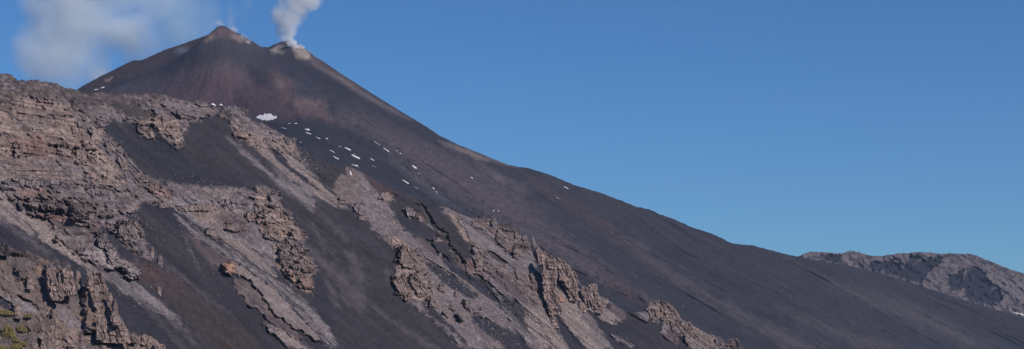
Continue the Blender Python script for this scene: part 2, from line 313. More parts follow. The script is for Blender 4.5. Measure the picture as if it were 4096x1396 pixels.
def rock_relief(a, z, seed=0):
    """broken, bedded and jointed rock: metres of relief toward the viewer's side"""
    a = a+4*fbm(a/22, z/22, 2, seed+40); zz = z+2.2*fbm(a/30, z/30, 3, seed+41)
    bed = zz/7.5+.35*noise(a/45, z/60, seed+42)
    k = np.floor(bed); f = bed-k
    amp = .35+.9*hash01(k.astype(np.int64), 0*k.astype(np.int64), seed+3)
    amp = amp*(.5+sstep(-.35,.4,noise(a/18, k*3.1, seed+4)))
    r = 5.4*amp*sstep(.05,.8,f)*(1-sstep(.86,1,f))
    f1, f2, c = worley(a/6.2, zz/8.5, seed+11)
    r = r+2.9*c-1.6*(1-sstep(0,.16,f2-f1))
    f1, f2, c = worley(a/2.2, zz/5.2, seed+12)
    r = r+1.3*c-.8*(1-sstep(0,.2,f2-f1))
    r = r+1.8*fbm(a/12, z/12, 4, seed+13)
    return r-2.5

def near_detail(px, py):
    """relief (m toward the viewer), albedo and grit on the near slope"""
    D = near_base(px, py); P = world(px, py, D)
    s = P[...,0]*math.sin(HEAD)+P[...,1]*math.cos(HEAD)
    t = P[...,0]*math.cos(HEAD)-P[...,1]*math.sin(HEAD)
    a = P[...,0]*.95+.3*P[...,1]; z = P[...,2]
    n_mid = fbm(s/24+.6*fbm(s/60,t/60,2,9), t/62, 5, 10); n_big = fbm(s/70, t/260, 4, 1); n_str = fbm(s/9+.8*n_big, t/150, 4, 2); n_fine = fbm(s/2.6, t/26, 3, 3)
    n_iso = fbm(s/20, t/28, 4, 4); n_iso2 = fbm(a/4, z/4, 3, 5)
    edge = fbm(px/26, py/26, 4, 6); edge2 = fbm((px-py*1.3)/14, (px*1.3+py)/80, 3, 8)
    edge3 = fbm(px/8, py/8, 3, 7)
    dk = sstep(.25,.6,fbm(s/5, t/90, 3, 23))
    alb = ASH*(1-.22*dk+.22*n_str+.08*n_fine+.22*n_iso+.12*n_iso2)[...,None]
    k = sstep(-.05,.5,n_big+.3*n_iso)[...,None]; alb = alb*(1-k*.55)+ASHB*(1+.2*n_str+.15*n_fine)[...,None]*k*.55
    q = (sstep(.1,.5,n_mid)*.6)[...,None]; alb = alb*(1-q)+C(.048,.042,.044)*(1+.2*n_iso2)[...,None]*q
    q = (sstep(.15,.5,-n_mid)*.5)[...,None]; alb = alb*(1-q)+C(.024,.0235,.030)*q
    cut = sstep(.12,.45,fbm(s/4.5+1.5*n_iso, t/55, 4, 25)+.25*n_iso2)
    rock = .02+0*px; lift = 5*n_big+1.3*n_str+1.0*n_iso+2.2*n_mid; grit = .55+.15*n_iso
    for i, (cls, poly, soft, rag, rk, lf, gr) in enumerate(NEAR_ZONES):
        w = 1.5*rag*(edge*.9+.7*edge2+.35*edge3)
        if cls in ('talus','talp'): w = 1.1*rag*(.45*edge+1.1*edge2+.5*edge3); soft = soft*.55
        m = mask(poly, px, py, soft, w)
        if not m.any(): continue
        if cls in ('talus','talp'): m = m*(1-.8*cut)
        c = CLS[cls]; M = m[...,None]
        loose = cls in ('dust','ashbr','ash','ashb','ashr','talus','talp','purp')
        if loose: v = c*(1+.22*n_str+.1*n_fine+.24*n_iso2+.26*n_iso)[...,None]
        else:     v = c*(1+.3*n_iso2+.3*n_iso+.34*float(sstep(.3,.6,rk))*np.clip(1.6*noise(a/40+.3*n_iso, z/1.9+.8*n_iso, 30+i%3),-1,1))[...,None]
        if not loose or cls in ('talus','talp'):
            q = sstep(.0,.55,fbm(a/26+i, z/14, 3, 60+i%7))[...,None]*.6
            alt = {'tan':GREY,'grey':TALP*.9,'brn':GREY,'talus':GREY*.8,'talp':TALUS*.85,'pale':GREY,'olive':GREY*.7}.get(cls, c)
            v = v*(1-q)+alt*(1+.25*n_iso2)[...,None]*q
        alb = alb*(1-M)+v*M
        # loose ash spilling over rock along the fall line
        rock = rock*(1-m)+rk*m; lift = lift+lf*m; grit = grit*(1-m)+gr*m
    # fans of half-buried stone thinly veiled by ash
    veil = sstep(.1,.6,fbm(s/16, t/120, 4, 22))*(1-sstep(.05,.3,rock))*.4
    alb = alb*(1-veil[...,None])+ASH*1.1*veil[...,None]
    # ash pockets caught on ledges inside rocky ground
    pk = sstep(.28,.5,fbm(s/11, t/24, 4, 21)+.25*n_iso)*sstep(.15,.4,rock)
    alb = alb*(1-.65*pk[...,None])+ASHB*1.1*.65*pk[...,None]
    R = rock_relief(a, z)
    lz = (z+1.4*fbm(a/26, z/20, 3, 44)+.05*a)/3.6; lk = np.floor(lz); lf_ = lz-lk
    R = R+3.0*sstep(.3,.6,rock)*(sstep(-.3,.3,noise(a/12, lk*5.7, 45)))*sstep(0,.55,lf_)*(1-sstep(.8,1,lf_))-1
    rk = rock*(1-.7*pk)
    disp = lift+R*rk*1.3+.5*n_iso2
    # iron-stained and pale blocks
    _, _, c1 = worley(a/3.2, z/2.6, 91)
    rr = sstep(.1,.5,rock)
    alb = alb*(1+rr*(.55*(c1-.5)))[...,None]
    hot = (rr*(c1 > .9)*.45)[...,None]
    alb = alb*(1-hot)+PALE*.9*hot
    rust = (sstep(.3,.6,fbm(a/15, z/7, 3, 77))*rr*.3)[...,None]
    alb = alb*(1-rust)+RED*.9*rust
    return disp, np.clip(alb, .012, .8), np.clip(grit, .1, 1.1), rock

def near_depth(px, py):
    px = np.asarray(px, float); py = np.asarray(py, float)
    sh = px.shape
    d, _, _, _ = near_detail(np.atleast_1d(px), np.atleast_1d(py))
    return (near_base(px, py)-d.reshape(sh))

def stretch(a, b, step, far, grow=1.25):
    """dense samples between a and b, growing coarser out to far"""
    xs = list(np.arange(a, b, step)); st = step
    while (xs[-1] < far):
        st *= grow; xs.append(xs[-1]+st)
    return xs

def build_sheet(name, xs, skyx, skyy, rough, nrow, yb, base, detail, mat, back=(8, 60, 300, 900, 2500), drop=.15, floor=-262., round_px=14, step_below=14):
    xs = np.asarray(xs, float)
    top = np.interp(xs, skyx, skyy)+rough(xs)
    v = np.linspace(0, 1, nrow)
    ybb = np.maximum(yb, top+30)
    PY = top[None,:]+(ybb-top)[None,:]*v[:,None]
    extra = []; st = step_below; y = ybb.copy()
    for k in range(26):
        st *= 1.28; y = y+st; extra.append(y.copy())
        if st > 500: break
    PY = np.concatenate([PY, np.array(extra)], 0)
    PX = np.repeat(xs[None,:], PY.shape[0], 0)
    d, alb, grit, rock = detail(PX, PY)
    fade = 1-sstep(ybb.max(), ybb.max()+300, PY)
    D = base(PX, PY)-d*fade
    # the crest rounds over instead of ending in a knife edge
    e = np.clip(1-(PY-top[None,:])/round_px, 0, 1); D = D+e**2*10
    W = world(PX, PY, D)
    low = W[...,2] < floor
    W[...,2] = np.maximum(W[...,2], floor-.5*np.arange(W.shape[0])[:,None]*low)
    crest = W[0]
    rows = []
    for b in back[::-1]:
        q = crest.copy(); jit = fbm(xs/40, xs*0+b, 3, 5)*min(b*.12, 25)
        rd = np.stack([(xs-CX)/F, np.ones_like(xs)], -1)
        q[:,0] += b*rd[:,0]; q[:,1] += b; q[:,2] = crest[:,2]*(1-min(1, b/6000))-b*drop-abs(jit)
        rows.append(q)
    W = np.concatenate([np.array(rows), W], 0)
    nb = len(back)
    alb = np.concatenate([np.repeat(alb[:1], nb, 0), alb], 0); grit = np.concatenate([np.repeat(grit[:1], nb, 0), grit], 0)
    me = mesh_np(name, W, grid_quads(*W.shape[:2]), alb, grit, smooth=False)
    me.polygons.foreach_set('use_smooth', np.ones(len(me.polygons), bool))
    o = link(name, me, mat); return tag(o, kind='structure')

def near_rough(x):
    rocky = np.interp(x, [-1100,0,650,700,860,980,1180,1200,1380,1760,1870,1900,2120,2330,2440,2580,2600,2960], [1,1,1,.3,.3,1,1,.25,.15,.15,.3,1,1,1,.3,.3,1,1])
    f1, f2, c = worley(x/11., x*0+.5, 3)
    return rocky*(5*(c-.5)+5*fbm(x/16, x*0, 4, 9))
xs = [-x for x in stretch(20, 30, 3, 900)][::-1]+stretch(-14, 3010, 2.7, 3900)
near = build_sheet('hillside', xs, NEAR_SX, NEAR_SY, near_rough, 400, 1420, near_base, near_detail, M_NEAR)
# ================================================================== THE VOLCANO, ITS REAR SHOULDER AND THE FAR RIDGE
def tps_fit(pts):
    p = np.array(pts, float); xy = p[:, :2]/1000; w = 1000./p[:, 2]; n = len(p)
    r = np.linalg.norm(xy[:,None]-xy[None], axis=2); K = np.where(r > 0, r*r*np.log(r+1e-12), 0)+np.eye(n)*2e-4
    A = np.zeros((n+3, n+3)); A[:n,:n] = K; A[:n,n] = 1; A[:n,n+1:] = xy; A[n,:n] = 1; A[n+1:,:n] = xy.T
    return xy, np.linalg.solve(A, np.r_[w, 0, 0, 0])
def tps_eval(fit, px, py):
    xy, c = fit; n = len(xy); X = np.asarray(px)/1000; Y = np.asarray(py)/1000
    o = c[n]+c[n+1]*X+c[n+2]*Y
    for i in range(n):
        r2 = (X-xy[i,0])**2+(Y-xy[i,1])**2+1e-12
        o = o+c[i]*.5*r2*np.log(r2)
    return 1000./o
VN = (.336, -.282, .899)
def vol_plane(px, py): return plane_depth(VN, -808., px, py)
VA = [(885,105,4350),(885,300,4130),(885,470,3960),(700,400,4080),(420,370,4250),(640,272,4280),(1100,300,4140),(1100,470,3830),
      (1300,250,4250),(1150,165,4420),(1060,190,4420),(1300,480,3760),(1150,620,3520)]
for q in [(1500,700),(1500,420),(1770,570),(2000,660),(1900,900),(2200,1000),(2500,820),(2600,1150),(3000,980),(2900,1390),(3500,1110),(3500,1400),(4096,1270),(4096,1400)]:
    VA.append((q[0], q[1], float(vol_plane(*q))))
VFIT = tps_fit(VA)
def vol_base(px, py):
    pyc = np.clip(py, None, 1650)
    d = tps_eval(VFIT, np.clip(px, 0, 4700), np.clip(pyc, None, 1500))
    p = vol_plane(px, py)
    k = sstep(1350, 1500, py)
    return d*(1-k)+p*k
VOL_SKY = [(-300,620),(100,470),(320,400),(420,366),(520,328),(580,301),(650,265),(720,224),(790,178),(830,142),(850,124),(870,107),(885,103),(905,106),(925,120),(950,132),(985,150),
 (1020,172),(1045,187),(1075,189),(1095,178),(1120,168),(1150,162),(1170,165),(1200,180),(1232,203),(1260,226),(1300,250),(1360,292),(1420,330),(1500,381),(1560,418),(1620,455),
 (1700,503),(1760,543),(1830,577),(1900,605),(1960,630),(2030,658),(2075,668),(2110,671),(2200,699),(2300,741),(2400,770),(2470,797),(2550,828),(2600,838),(2640,857),(2700,878),
 (2760,906),(2800,919),(2860,939),(2920,970),(2960,978),(3010,981),(3080,1000),(3150,1018),(3220,1031),(3300,1047),(3400,1064),(3500,1086),(3600,1117),(3700,1149),(3800,1182),
 (3900,1215),(4000,1243),(4100,1270),(4300,1330),(4700,1430),(5200,1540)]
VOL_SX = np.array([p[0] for p in VOL_SKY], float); VOL_SY = np.array([p[1] for p in VOL_SKY], float)
AX = world(930, 60, 4700)                       # the mountain's axis
VOL_ZONES = [ # class, polygon, soft, ragged, strength, roughness, grit
 ('purp', [(520,340),(700,280),(860,230),(960,240),(1080,300),(1180,380),(1320,420),(1330,480),(1100,500),(700,470),(420,420)], 60, 50, .6, .1, .5),
 ('maroon', [(560,400),(700,330),(800,270),(950,280),(1060,330),(1180,400),(1300,470),(1100,500),(800,480)], 50, 60, .8, .15, .6),
 ('purp', [(860,120),(900,105),(960,140),(960,160),(880,150),(830,150)], 10, 8, .8, .1, .5),
 ('maroon', [(858,122),(885,100),(925,120),(965,150),(955,165),(900,150),(850,150)], 8, 8, .6, .15, .5),
 ('ashb', [(640,290),(780,200),(850,170),(950,180),(1060,240),(1000,260),(900,240),(780,255)], 26, 20, .7, .05, .3),
 ('och',  [(805,160),(850,138),(880,150),(830,172)], 6, 8, .3, .1, .4),
 ('och',  [(925,146),(960,148),(985,165),(960,170)], 6, 8, .4, .1, .4),
 ('tan',  [(800,160),(850,128),(860,140),(830,168)], 8, 6, .6, .1, .4),
 ('talp', [(920,135),(960,142),(1000,165),(985,160),(940,150)], 7, 6, .7, .2, .5),
 ('ashb', [(640,280),(800,180),(900,150),(1010,190),(1100,260),(1040,280),(900,230),(760,250),(640,310)], 40, 24, .6, .05, .3),
 ('ash',  [(980,255),(1040,270),(1090,320),(1085,350),(1030,340),(990,300)], 22, 16, .8, .2, .3),
 ('red',  [(1078,280),(1115,270),(1150,320),(1180,380),(1200,440),(1170,450),(1130,400),(1090,330)], 24, 18, .38, .2, .5),
 ('talp', [(1105,320),(1130,325),(1145,350),(1125,352)], 10, 10, .5, .3, .8),
 ('talp', [(1180,400),(1240,395),(1290,410),(1260,440),(1200,440)], 18, 14, .3, .8, .9),
 ('red',  [(1180,380),(1290,400),(1312,430),(1310,470),(1250,478),(1190,450)], 14, 12, .26, .4, .6),
 ('ash',  [(1312,395),(1350,400),(1355,470),(1320,475),(1310,440)], 12, 10, .8, .5, .3),  # shade on the right of the red lump, put in as ash-dark colour
 ('ash', [(1240,262),(1330,310),(1420,365),(1560,445),(1720,535),(1900,610),(1800,600),(1640,535),(1500,465),(1400,410),(1300,350)], 12, 8, 1., .03, .3),
 # crater rim
 ('crust',  [(1085,200),(1110,192),(1118,180),(1135,172),(1150,190),(1130,210),(1095,215)], 8, 12, .5, .4, .4),
 ('drk',  [(1130,175),(1155,168),(1180,200),(1170,210),(1140,205),(1120,205)], 5, 6, .8, .5, .3),
 ('crust', [(1150,168),(1185,178),(1230,205),(1250,235),(1215,240),(1185,215),(1165,190)], 8, 14, .7, .4, .6),
 ('och',  [(1175,205),(1215,225),(1245,240),(1225,248),(1190,232)], 8, 12, .55, .3, .5),
 ('crust', [(1095,190),(1115,178),(1122,185),(1105,205),(1092,205)], 5, 7, .6, .3, .5),
 ('red',  [(1240,215),(1300,255),(1400,320),(1450,352),(1400,345),(1300,285),(1240,245)], 12, 9, .3, .1, .4),
 # long dark and pale bands down the flank
 ('talp', [(1245,245),(1330,290),(1420,345),(1500,395),(1640,475),(1600,465),(1470,398),(1375,338),(1262,270)], 12, 9, .45, .05, .6),
 ('ash',  [(1150,240),(1300,290),(1420,370),(1560,450),(1720,540),(1900,615),(2050,665),(1900,630),(1700,560),(1560,500),(1420,430),(1280,330)], 18, 10, .9, .03, .3),
 ('purp', [(1300,470),(1420,430),(1560,500),(1700,570),(1850,620),(2000,700),(2100,800),(2200,900),(2400,1050),(2600,1200),(2400,1140),(2150,980),(1900,830),(1700,720),(1500,560),(1350,520)], 40, 34, .5, .6, .9),
 ('talp', [(1745,560),(1800,572),(1880,600),(1950,628),(2100,665),(2060,668),(1900,632),(1800,590)], 9, 8, .55, .1, .8),
 ('ash',  [(1040,480),(1250,480),(1400,520),(1500,580),(1640,700),(1760,800),(1860,860),(1700,800),(1500,740),(1360,670),(1180,570),(1060,500)], 24, 14, 1., .03, .3),
 ('talus',[(1540,600),(1640,680),(1760,770),(1840,850),(1760,800),(1660,730),(1560,640)], 16, 12, .16, 0, .4),
 ('talus',[(1900,660),(2050,720),(2150,760),(2100,770),(1980,710)], 24, 14, .22, .1, .5),
 ('talus',[(2440,910),(2560,980),(2700,1080),(2850,1180),(3060,1290),(3300,1396),(3180,1396),(2960,1280),(2760,1170),(2600,1060)], 30, 34, .2, .02, .5),
 ('ashr', [(2080,680),(2240,760),(2420,880),(2560,1000),(2740,1120),(2900,1220),(2700,1130),(2480,980),(2300,860),(2120,740)], 18, 12, .45, .12, .6),
 ('ashr', [(2300,1010),(2500,1140),(2700,1260),(2900,1370),(2700,1300),(2500,1190)], 18, 14, .45, .1, .5),
 ('ashb', [(2200,700),(2600,850),(3000,990),(3500,1100),(4100,1290),(4100,1330),(3500,1180),(3000,1080),(2600,930)], 40, 20, .6, .03, .5),
 ('talus',[(3100,1220),(3400,1320),(3600,1396),(3460,1396),(3200,1290)], 30, 20, .2, 0, .4),
 ('talus',[(3300,1120),(3500,1180),(3760,1270),(3960,1396),(3860,1380),(3640,1280),(3400,1180)], 30, 20, .2, 0, .4),
]
def vol_detail(px, py):
    D = vol_base(px, py); P = world(px, py, D)
    dx = P[...,0]-AX[0]; dy = P[...,1]-AX[1]; r = np.hypot(dx, dy); th = np.arctan2(dx, -dy)
    # streak coordinates: around the cone near the summit, across the fall line of the long flank below
    h = math.radians(38)
    s1 = th*900; s2 = P[...,0]*math.sin(h)+P[...,1]*math.cos(h); t2 = P[...,0]*math.cos(h)-P[...,1]*math.sin(h)
    k = sstep(1250, 1700, px+.3*py)
    def st(w, l, o, sd):
        return fbm(s1/w, r/l, o, sd)*(1-k)+fbm(s2/w, t2/l, o, sd+50)*k
    warp = 90*fbm(dx/420, dy/420, 4, 15)
    s1 = s1+warp; s2 = s2+warp
    big = st(160, 1400, 3, 1); mid = st(42, 520, 4, 2); fine = st(11, 130, 4, 3); iso = fbm(P[...,0]/70, P[...,2]/30, 4, 4); iso2 = fbm(P[...,0]/14, P[...,2]/9, 3, 5)
    edge = fbm(px/50, py/50, 4, 6); edge2 = fbm((px-py*1.7)/22, (px*1.7+py)/170, 3, 8)*k
    edge3 = fbm(px/11, py/8, 4, 7)
    alb = ASH*(1.12+.40*(1-k))[...,None]*(1+.2*mid+.22*fine+.2*iso+.14*iso2)[...,None]
    q = sstep(-.1,.5,big+.4*mid)[...,None]*.5; alb = alb*(1-q)+ASHB*(1.1+.2*fine)[...,None]*q
    rough = .04+0*px; grit = .6+0*px; lift = 0*px
    for i, (cls, poly, soft, rag, stg, rk, gr) in enumerate(VOL_ZONES):
        m = mask(poly, px, py, soft, rag*(.8*edge+.8*edge2+.6*edge3), 140)*stg
        if not m.any(): continue
        M = m[...,None]; c = CLS[cls]*(1+.2*mid+.25*fine+.2*iso2)[...,None]
        alb = alb*(1-M)+c*M; rough = rough*(1-m)+rk*m; grit = grit*(1-m)+gr*m
    R = ridged(P[...,0]/26, P[...,2]/16, 4, 31)*5+worley(P[...,0]/13, P[...,2]/9, 33)[2]*4
    gam = .22+.78*k
    # big sweeping relief of the slope: shallow gullies and old flow margins
    disp = 26*big*k+10.5*mid*gam+3.6*fine*gam+R*rough*2.2+5*iso*k
    m1 = mask([(1180,370),(1300,395),(1318,440),(1305,478),(1200,470),(1150,420)], px, py, 14, 12*edge, 80); disp = disp+12*m1
    m2 = mask([(1300,480),(1560,500),(1850,620),(2100,800),(2600,1200),(2150,1000),(1750,760),(1600,650),(1400,540)], px, py, 22, 26*edge+20*edge2, 140); disp = disp+9*m2
    lp = (sstep(.35,.6,iso2+.3*fine)*sstep(.2,.7,rough))[...,None]*.35; alb = alb*(1-lp)+TALUS*lp
    ep = sstep(0, 30, py-np.interp(px, VOL_SX, VOL_SY)); disp = disp*(.25+.75*ep)
    return disp, np.clip(alb, .012, .8), grit, rough
def vol_depth(px, py):
    px = np.atleast_1d(np.asarray(px, float)); py = np.atleast_1d(np.asarray(py, float))
    return vol_base(px, py)-vol_detail(px, py)[0]
def vol_rough(x):
    k = np.interp(x, [300,800,900,1080,1100,1200,1260,2300,2500,4100], [.5,.5,1,1,2.2,2.2,.8,1,1.5,1.5])
    return k*(1.9*fbm(x/25, x*0, 4, 19)+1.1*fbm(x/7, x*0, 3, 20)*(x > 1240))
xs = [-x for x in stretch(-250, -240, 5, 1200)][::-1]+stretch(260, 4110, 3.4, 5400)
vol = build_sheet('volcano_slope', xs, VOL_SX, VOL_SY, vol_rough, 250, 1420, vol_base, vol_detail, M_FAR, back=(15, 60, 150, 400, 1200, 3500), drop=.42, round_px=10, floor=-262)

# ---- rear shoulder behind the main cone
REAR_SKY = [(-100,640),(150,470),(250,400),(320,350),(400,306),(470,272),(520,246),(540,241),(565,241),(600,226),(660,199),(700,186),(760,165),(830,140),(950,180),(1100,260)]
RX = np.array([p[0] for p in REAR_SKY], float); RY = np.array([p[1] for p in REAR_SKY], float)
RN = (-.12, -.47, .875)
def rear_base(px, py): return 5050.*(RN[0]*(-.2)+RN[1]+RN[2]*.135)/(RN[0]*(px-CX)/F+RN[1]+RN[2]*(HY-py)/F)
def rear_detail(px, py):
    P = world(px, py, rear_base(px, py)); n = fbm(P[...,0]/60, P[...,2]/120, 4, 61); f = fbm(P[...,0]/12, P[...,2]/20, 4, 62)
    alb = ASHR*.62*(1+.3*n+.25*f)[...,None]
    m = mask([(430,345),(560,300),(700,230),(820,180),(820,260),(600,400),(400,420)], px, py, 14, 12*n, 80)[...,None]; alb = alb*(1-m)+ASH*(.9+.2*f)[...,None]*m
    m = mask([(420,322),(448,305),(452,312),(436,330)], px, py, 5, 6*f)[...,None]*.7; alb = alb*(1-m)+TALP*m
    return 12*n+4*f, alb, .3+0*px, 0*px
rear = build_sheet('volcano_shoulder', stretch(-90, 1100, 4, 1110), RX, RY, lambda x: 1.5*fbm(x/22, x*0, 3, 3), 110, 560, rear_base, rear_detail, M_FAR,
                   back=(15, 60, 200, 800, 2500), drop=.4, round_px=8)

# ---- far ridge on the right
RIDGE_SKY = [(2900,1100),(3050,1060),(3150,1035),(3200,1023),(3238,1007),(3300,1009),(3370,1014),(3395,1004),(3412,1004),(3440,1010),(3480,1023),(3530,1024),(3560,1017),(3600,1013),(3640,1012),
 (3670,1008),(3720,1011),(3770,1016),(3815,1012),(3850,1016),(3885,1015),(3920,1028),(3980,1053),(4040,1077),(4096,1094),(4300,1150),(4600,1220),(5000,1280)]
GX = np.array([p[0] for p in RIDGE_SKY], float); GY = np.array([p[1] for p in RIDGE_SKY], float)
GN = (.16, -.47, .868)
def ridge_base(px, py): return 6400.*(GN[0]*.22+GN[1]+GN[2]*.035)/(GN[0]*(px-CX)/F+GN[1]+GN[2]*(HY-py)/F)
def ridge_detail(px, py):
    P = world(px, py, ridge_base(px, py)); X = P[...,0]; Z = P[...,2]
    # buttresses run down to the lower left
    u = X+.9*Z; n = fbm(u/70, (X-Z)/260, 4, 71); f = fbm(X/14, Z/12, 4, 72); n2 = fbm(X/60, Z/40, 4, 73)
    e = 16*fbm(px/20, py/20, 5, 74)+5*fbm(px/5, py/5, 3, 79)
    li = sstep(-.35,.35,f*.9+.5*fbm(u/26, (X-Z)/60, 3, 78)+.1)[...,None]
    alb = (C(.125,.104,.098)*li+C(.042,.039,.046)*(1-li))*(1+.2*n)[...,None]; rough = .8+0*px
    A = np.zeros(px.shape)
    for poly in ([(3480,1050),(3560,1040),(3600,1060),(3580,1090),(3470,1078)],[(3570,1075),(3700,1040),(3790,1020),(3740,1070),(3680,1130),(3600,1110),(3540,1090)],
                 [(3790,1110),(3850,1080),(3850,1150),(3800,1170)],[(3870,1090),(3910,1060),(3940,1100),(3970,1150),(3930,1210),(3860,1190),(3850,1130)],
                 [(3310,1018),(3370,1022),(3340,1045),(3290,1050)],[(3920,1180),(4000,1150),(4010,1200),(3950,1230)],[(3640,1020),(3680,1030),(3660,1060),(3620,1070)]):
        A = np.maximum(A, mask(poly, px, py, 5, e, 40))
    A = A*sstep(-.3,.1,f+.38); M = A[...,None]
    alb = alb*(1-M)+ASH*.85*(1+.15*f)[...,None]*M; rough = rough*(1-A)
    w = mask([(3940,1090),(4000,1100),(4096,1150),(4200,1200),(4200,1290),(4050,1200),(3970,1140)], px, py, 10, e*.6)[...,None]*.7
    alb = alb*(1-w)+C(.13,.112,.106)*(1+.2*f)[...,None]*w
    R = ridged(X/34, Z/22, 4, 75)*14+worley(X/17, Z/11, 76)[2]*12
    return 26*n+R*rough*.9-12*A, np.clip(alb,.012,.8), .5+0*px, rough
ridge = build_sheet('far_ridge', stretch(2900, 4120, 3.0, 5200), GX, GY, lambda x: 3.5*fbm(x/12, x*0, 4, 23)+2*fbm(x/50, x*0, 2, 24), 110, 1310, ridge_base, ridge_detail, M_FAR,
                    back=(15, 60, 200, 800, 3000), drop=.3, round_px=6)

# ---- valley floor out to the horizon
v = []; n = 90
rr = np.r_[0, np.geomspace(150, 11600, 44)]
aa = np.linspace(0, 2*math.pi, n+1)
Rg, Ag = np.meshgrid(rr, aa, indexing='ij')
Xg = Rg*np.sin(Ag); Yg = Rg*np.cos(Ag)+900; Zg = -255+9*fbm(Xg/500, Yg/500, 4, 90)
me = mesh_np('ground', np.stack([Xg, Yg, Zg], -1), grid_quads(*Xg.shape)[:, ::-1], (ASHB*(1+.3*fbm(Xg/300, Yg/300, 3, 91))[...,None]), np.full(Xg.shape, .5), True)
tag(link('ground', me, M_FAR), kind='structure')
# ================================================================== NEAREST SPUR, LOWER LEFT
SD, SH = math.radians(35), math.radians(50)
SN = (math.sin(SD)*math.cos(SH), -math.sin(SD)*math.sin(SH), math.cos(SD))
def spur_base(px, py): return plane_depth(SN, -515., px, py)
SPUR_SKY = [(-900,800),(-300,930),(-60,972),(0,975),(14,978),(35,984),(60,1000),(90,1006),(110,1004),(150,1022),(185,1040),(200,1048),(228,1040),(240,1062),(265,1085),(300,1120),(340,1142),(380,1160),(420,1190),
 (470,1245),(505,1310),(522,1336),(545,1341),(575,1342),(600,1343),(630,1362),(655,1385),(668,1400),(700,1430),(760,1480),(1000,1700)]
PX_ = np.array([p[0] for p in SPUR_SKY], float); PY_ = np.array([p[1] for p in SPUR_SKY], float)
SPUR_ZONES = [
 ('drk',  [(-100,975),(60,1000),(110,1005),(160,1030),(150,1050),(60,1020),(0,1010),(-100,1010)], 6, 6, .5, 1, .6),
 ('brn',  [(-200,1010),(80,1060),(200,1060),(300,1120),(300,1200),(260,1280),(120,1260),(-200,1180)], 20, 14, .5, 0, .6),
 ('olive',[(0,1010),(80,1020),(150,1060),(120,1090),(30,1060)], 16, 12, .3, 0, .6),
 ('och',  [(140,1070),(165,1072),(175,1095),(145,1100)], 7, 8, .4, 0, .5),
 ('talp', [(-100,1150),(0,1155),(28,1180),(20,1190),(-100,1170)], 6, 6, .3, 0, .7),
 ('talus',[(0,1180),(120,1210),(180,1260),(120,1260),(60,1240),(0,1200)], 10, 8, .1, 0, .8),
 ('ash',  [(-300,1180),(0,1187),(40,1210),(60,1230),(45,1246),(0,1222),(-300,1200)], 5, 4, 0, -3, .3),
 ('grey', [(215,1190),(260,1215),(320,1280),(390,1340),(330,1352),(290,1330),(240,1270),(200,1220)], 9, 8, .1, -1, .7),
 ('grey', [(260,1120),(330,1140),(350,1200),(330,1260),(280,1220),(260,1180)], 14, 10, .4, 0, .8),
 ('talus',[(290,1290),(330,1300),(395,1344),(330,1350)], 8, 8, 0, 0, .5),
 ('talus',[(470,1240),(500,1290),(530,1336),(505,1345),(470,1300)], 6, 6, .2, 0, 1.),
 ('grey', [(215,1235),(255,1240),(260,1265),(235,1275)], 6, 5, .2, 0, .5),
 ('brn',  [(60,1250),(200,1250),(260,1330),(160,1400),(60,1400),(30,1330)], 16, 14, .6, 0, .9),
 ('olive',[(-200,1250),(60,1250),(110,1300),(120,1396),(-200,1396)], 18, 14, .2, 0, 1.),
 ('tan',  [(160,1320),(300,1320),(420,1345),(520,1345),(600,1352),(660,1400),(560,1440),(200,1440),(140,1396)], 12, 10, .65, 1, .9),
 ('olive',[(290,1360),(380,1355),(420,1380),(400,1396),(300,1396)], 10, 10, .4, 0, .9),
]
def spur_detail(px, py):
    P = world(px, py, spur_base(px, py)); a = P[...,0]*.95+.3*P[...,1]; z = P[...,2]
    s = P[...,0]*math.sin(SH)+P[...,1]*math.cos(SH); t = P[...,0]*math.cos(SH)-P[...,1]*math.sin(SH)
    n = fbm(s/14, t/34, 4, 201); f = fbm(a/3, z/3, 4, 202); big = fbm(s/45, t/80, 3, 203)
    e = fbm(px/24, py/24, 4, 204)
    alb = C(.165,.117,.092)*(1+.3*n+.3*f)[...,None]; rough = .42+0*px; lift = 5*big; grit = .7+0*px
    for i, (cls, poly, soft, rag, rk, lf, gr) in enumerate(SPUR_ZONES):
        m = mask(poly, px, py, soft, rag*e*1.3)
        if not m.any(): continue
        M = m[...,None]; alb = alb*(1-M)+CLS[cls]*(1+.3*n+.3*f)[...,None]*M
        rough = rough*(1-m)+rk*m; lift = lift+lf*m; grit = grit*(1-m)+gr*m
    # buttresses under the pillars
    for (x0, x1, top, bot, h) in ((180,262,1060,1200,7),(250,300,1060,1180,5),(330,480,1100,1330,9),(60,100,1060,1120,4),(105,130,1085,1140,4)):
        m = mask([(x0,top),(x1,top),(x1+10,bot),(x0+10,bot)], px, py, 12, 12*e); lift = lift+h*m
    for poly in ([(60,1175),(110,1200),(135,1210),(130,1214),(90,1204)],[(110,1000),(150,1022),(165,1034),(150,1030),(118,1012)],[(150,1350),(165,1360),(160,1396),(135,1396)],[(185,1245),(205,1240),(205,1275),(180,1280)]):
        lift = lift-5*mask(poly, px, py, 3, 3*e)
    R = rock_relief(a*1.5, z*1.5, 5)/1.4
    _, _, c1 = worley(a/2.2, z/1.8, 291); alb = alb*(1+.5*rough*(c1-.5))[...,None]
    rust = (sstep(.3,.6,fbm(a/11, z/6, 3, 277))*rough*.5)[...,None]; alb = alb*(1-rust)+RED*.9*rust
    return lift+R*rough*1.5+.5*f+1.5*n, np.clip(alb,.012,.8), grit, rough
def spur_depth(px, py):
    px = np.atleast_1d(np.asarray(px, float)); py = np.atleast_1d(np.asarray(py, float))
    return spur_base(px, py)-spur_detail(px, py)[0]
def spur_rough(x):
    f1, f2, c = worley(x/14., x*0+.5, 33)
    return 6*(c-.5)+5*fbm(x/14, x*0, 4, 39)
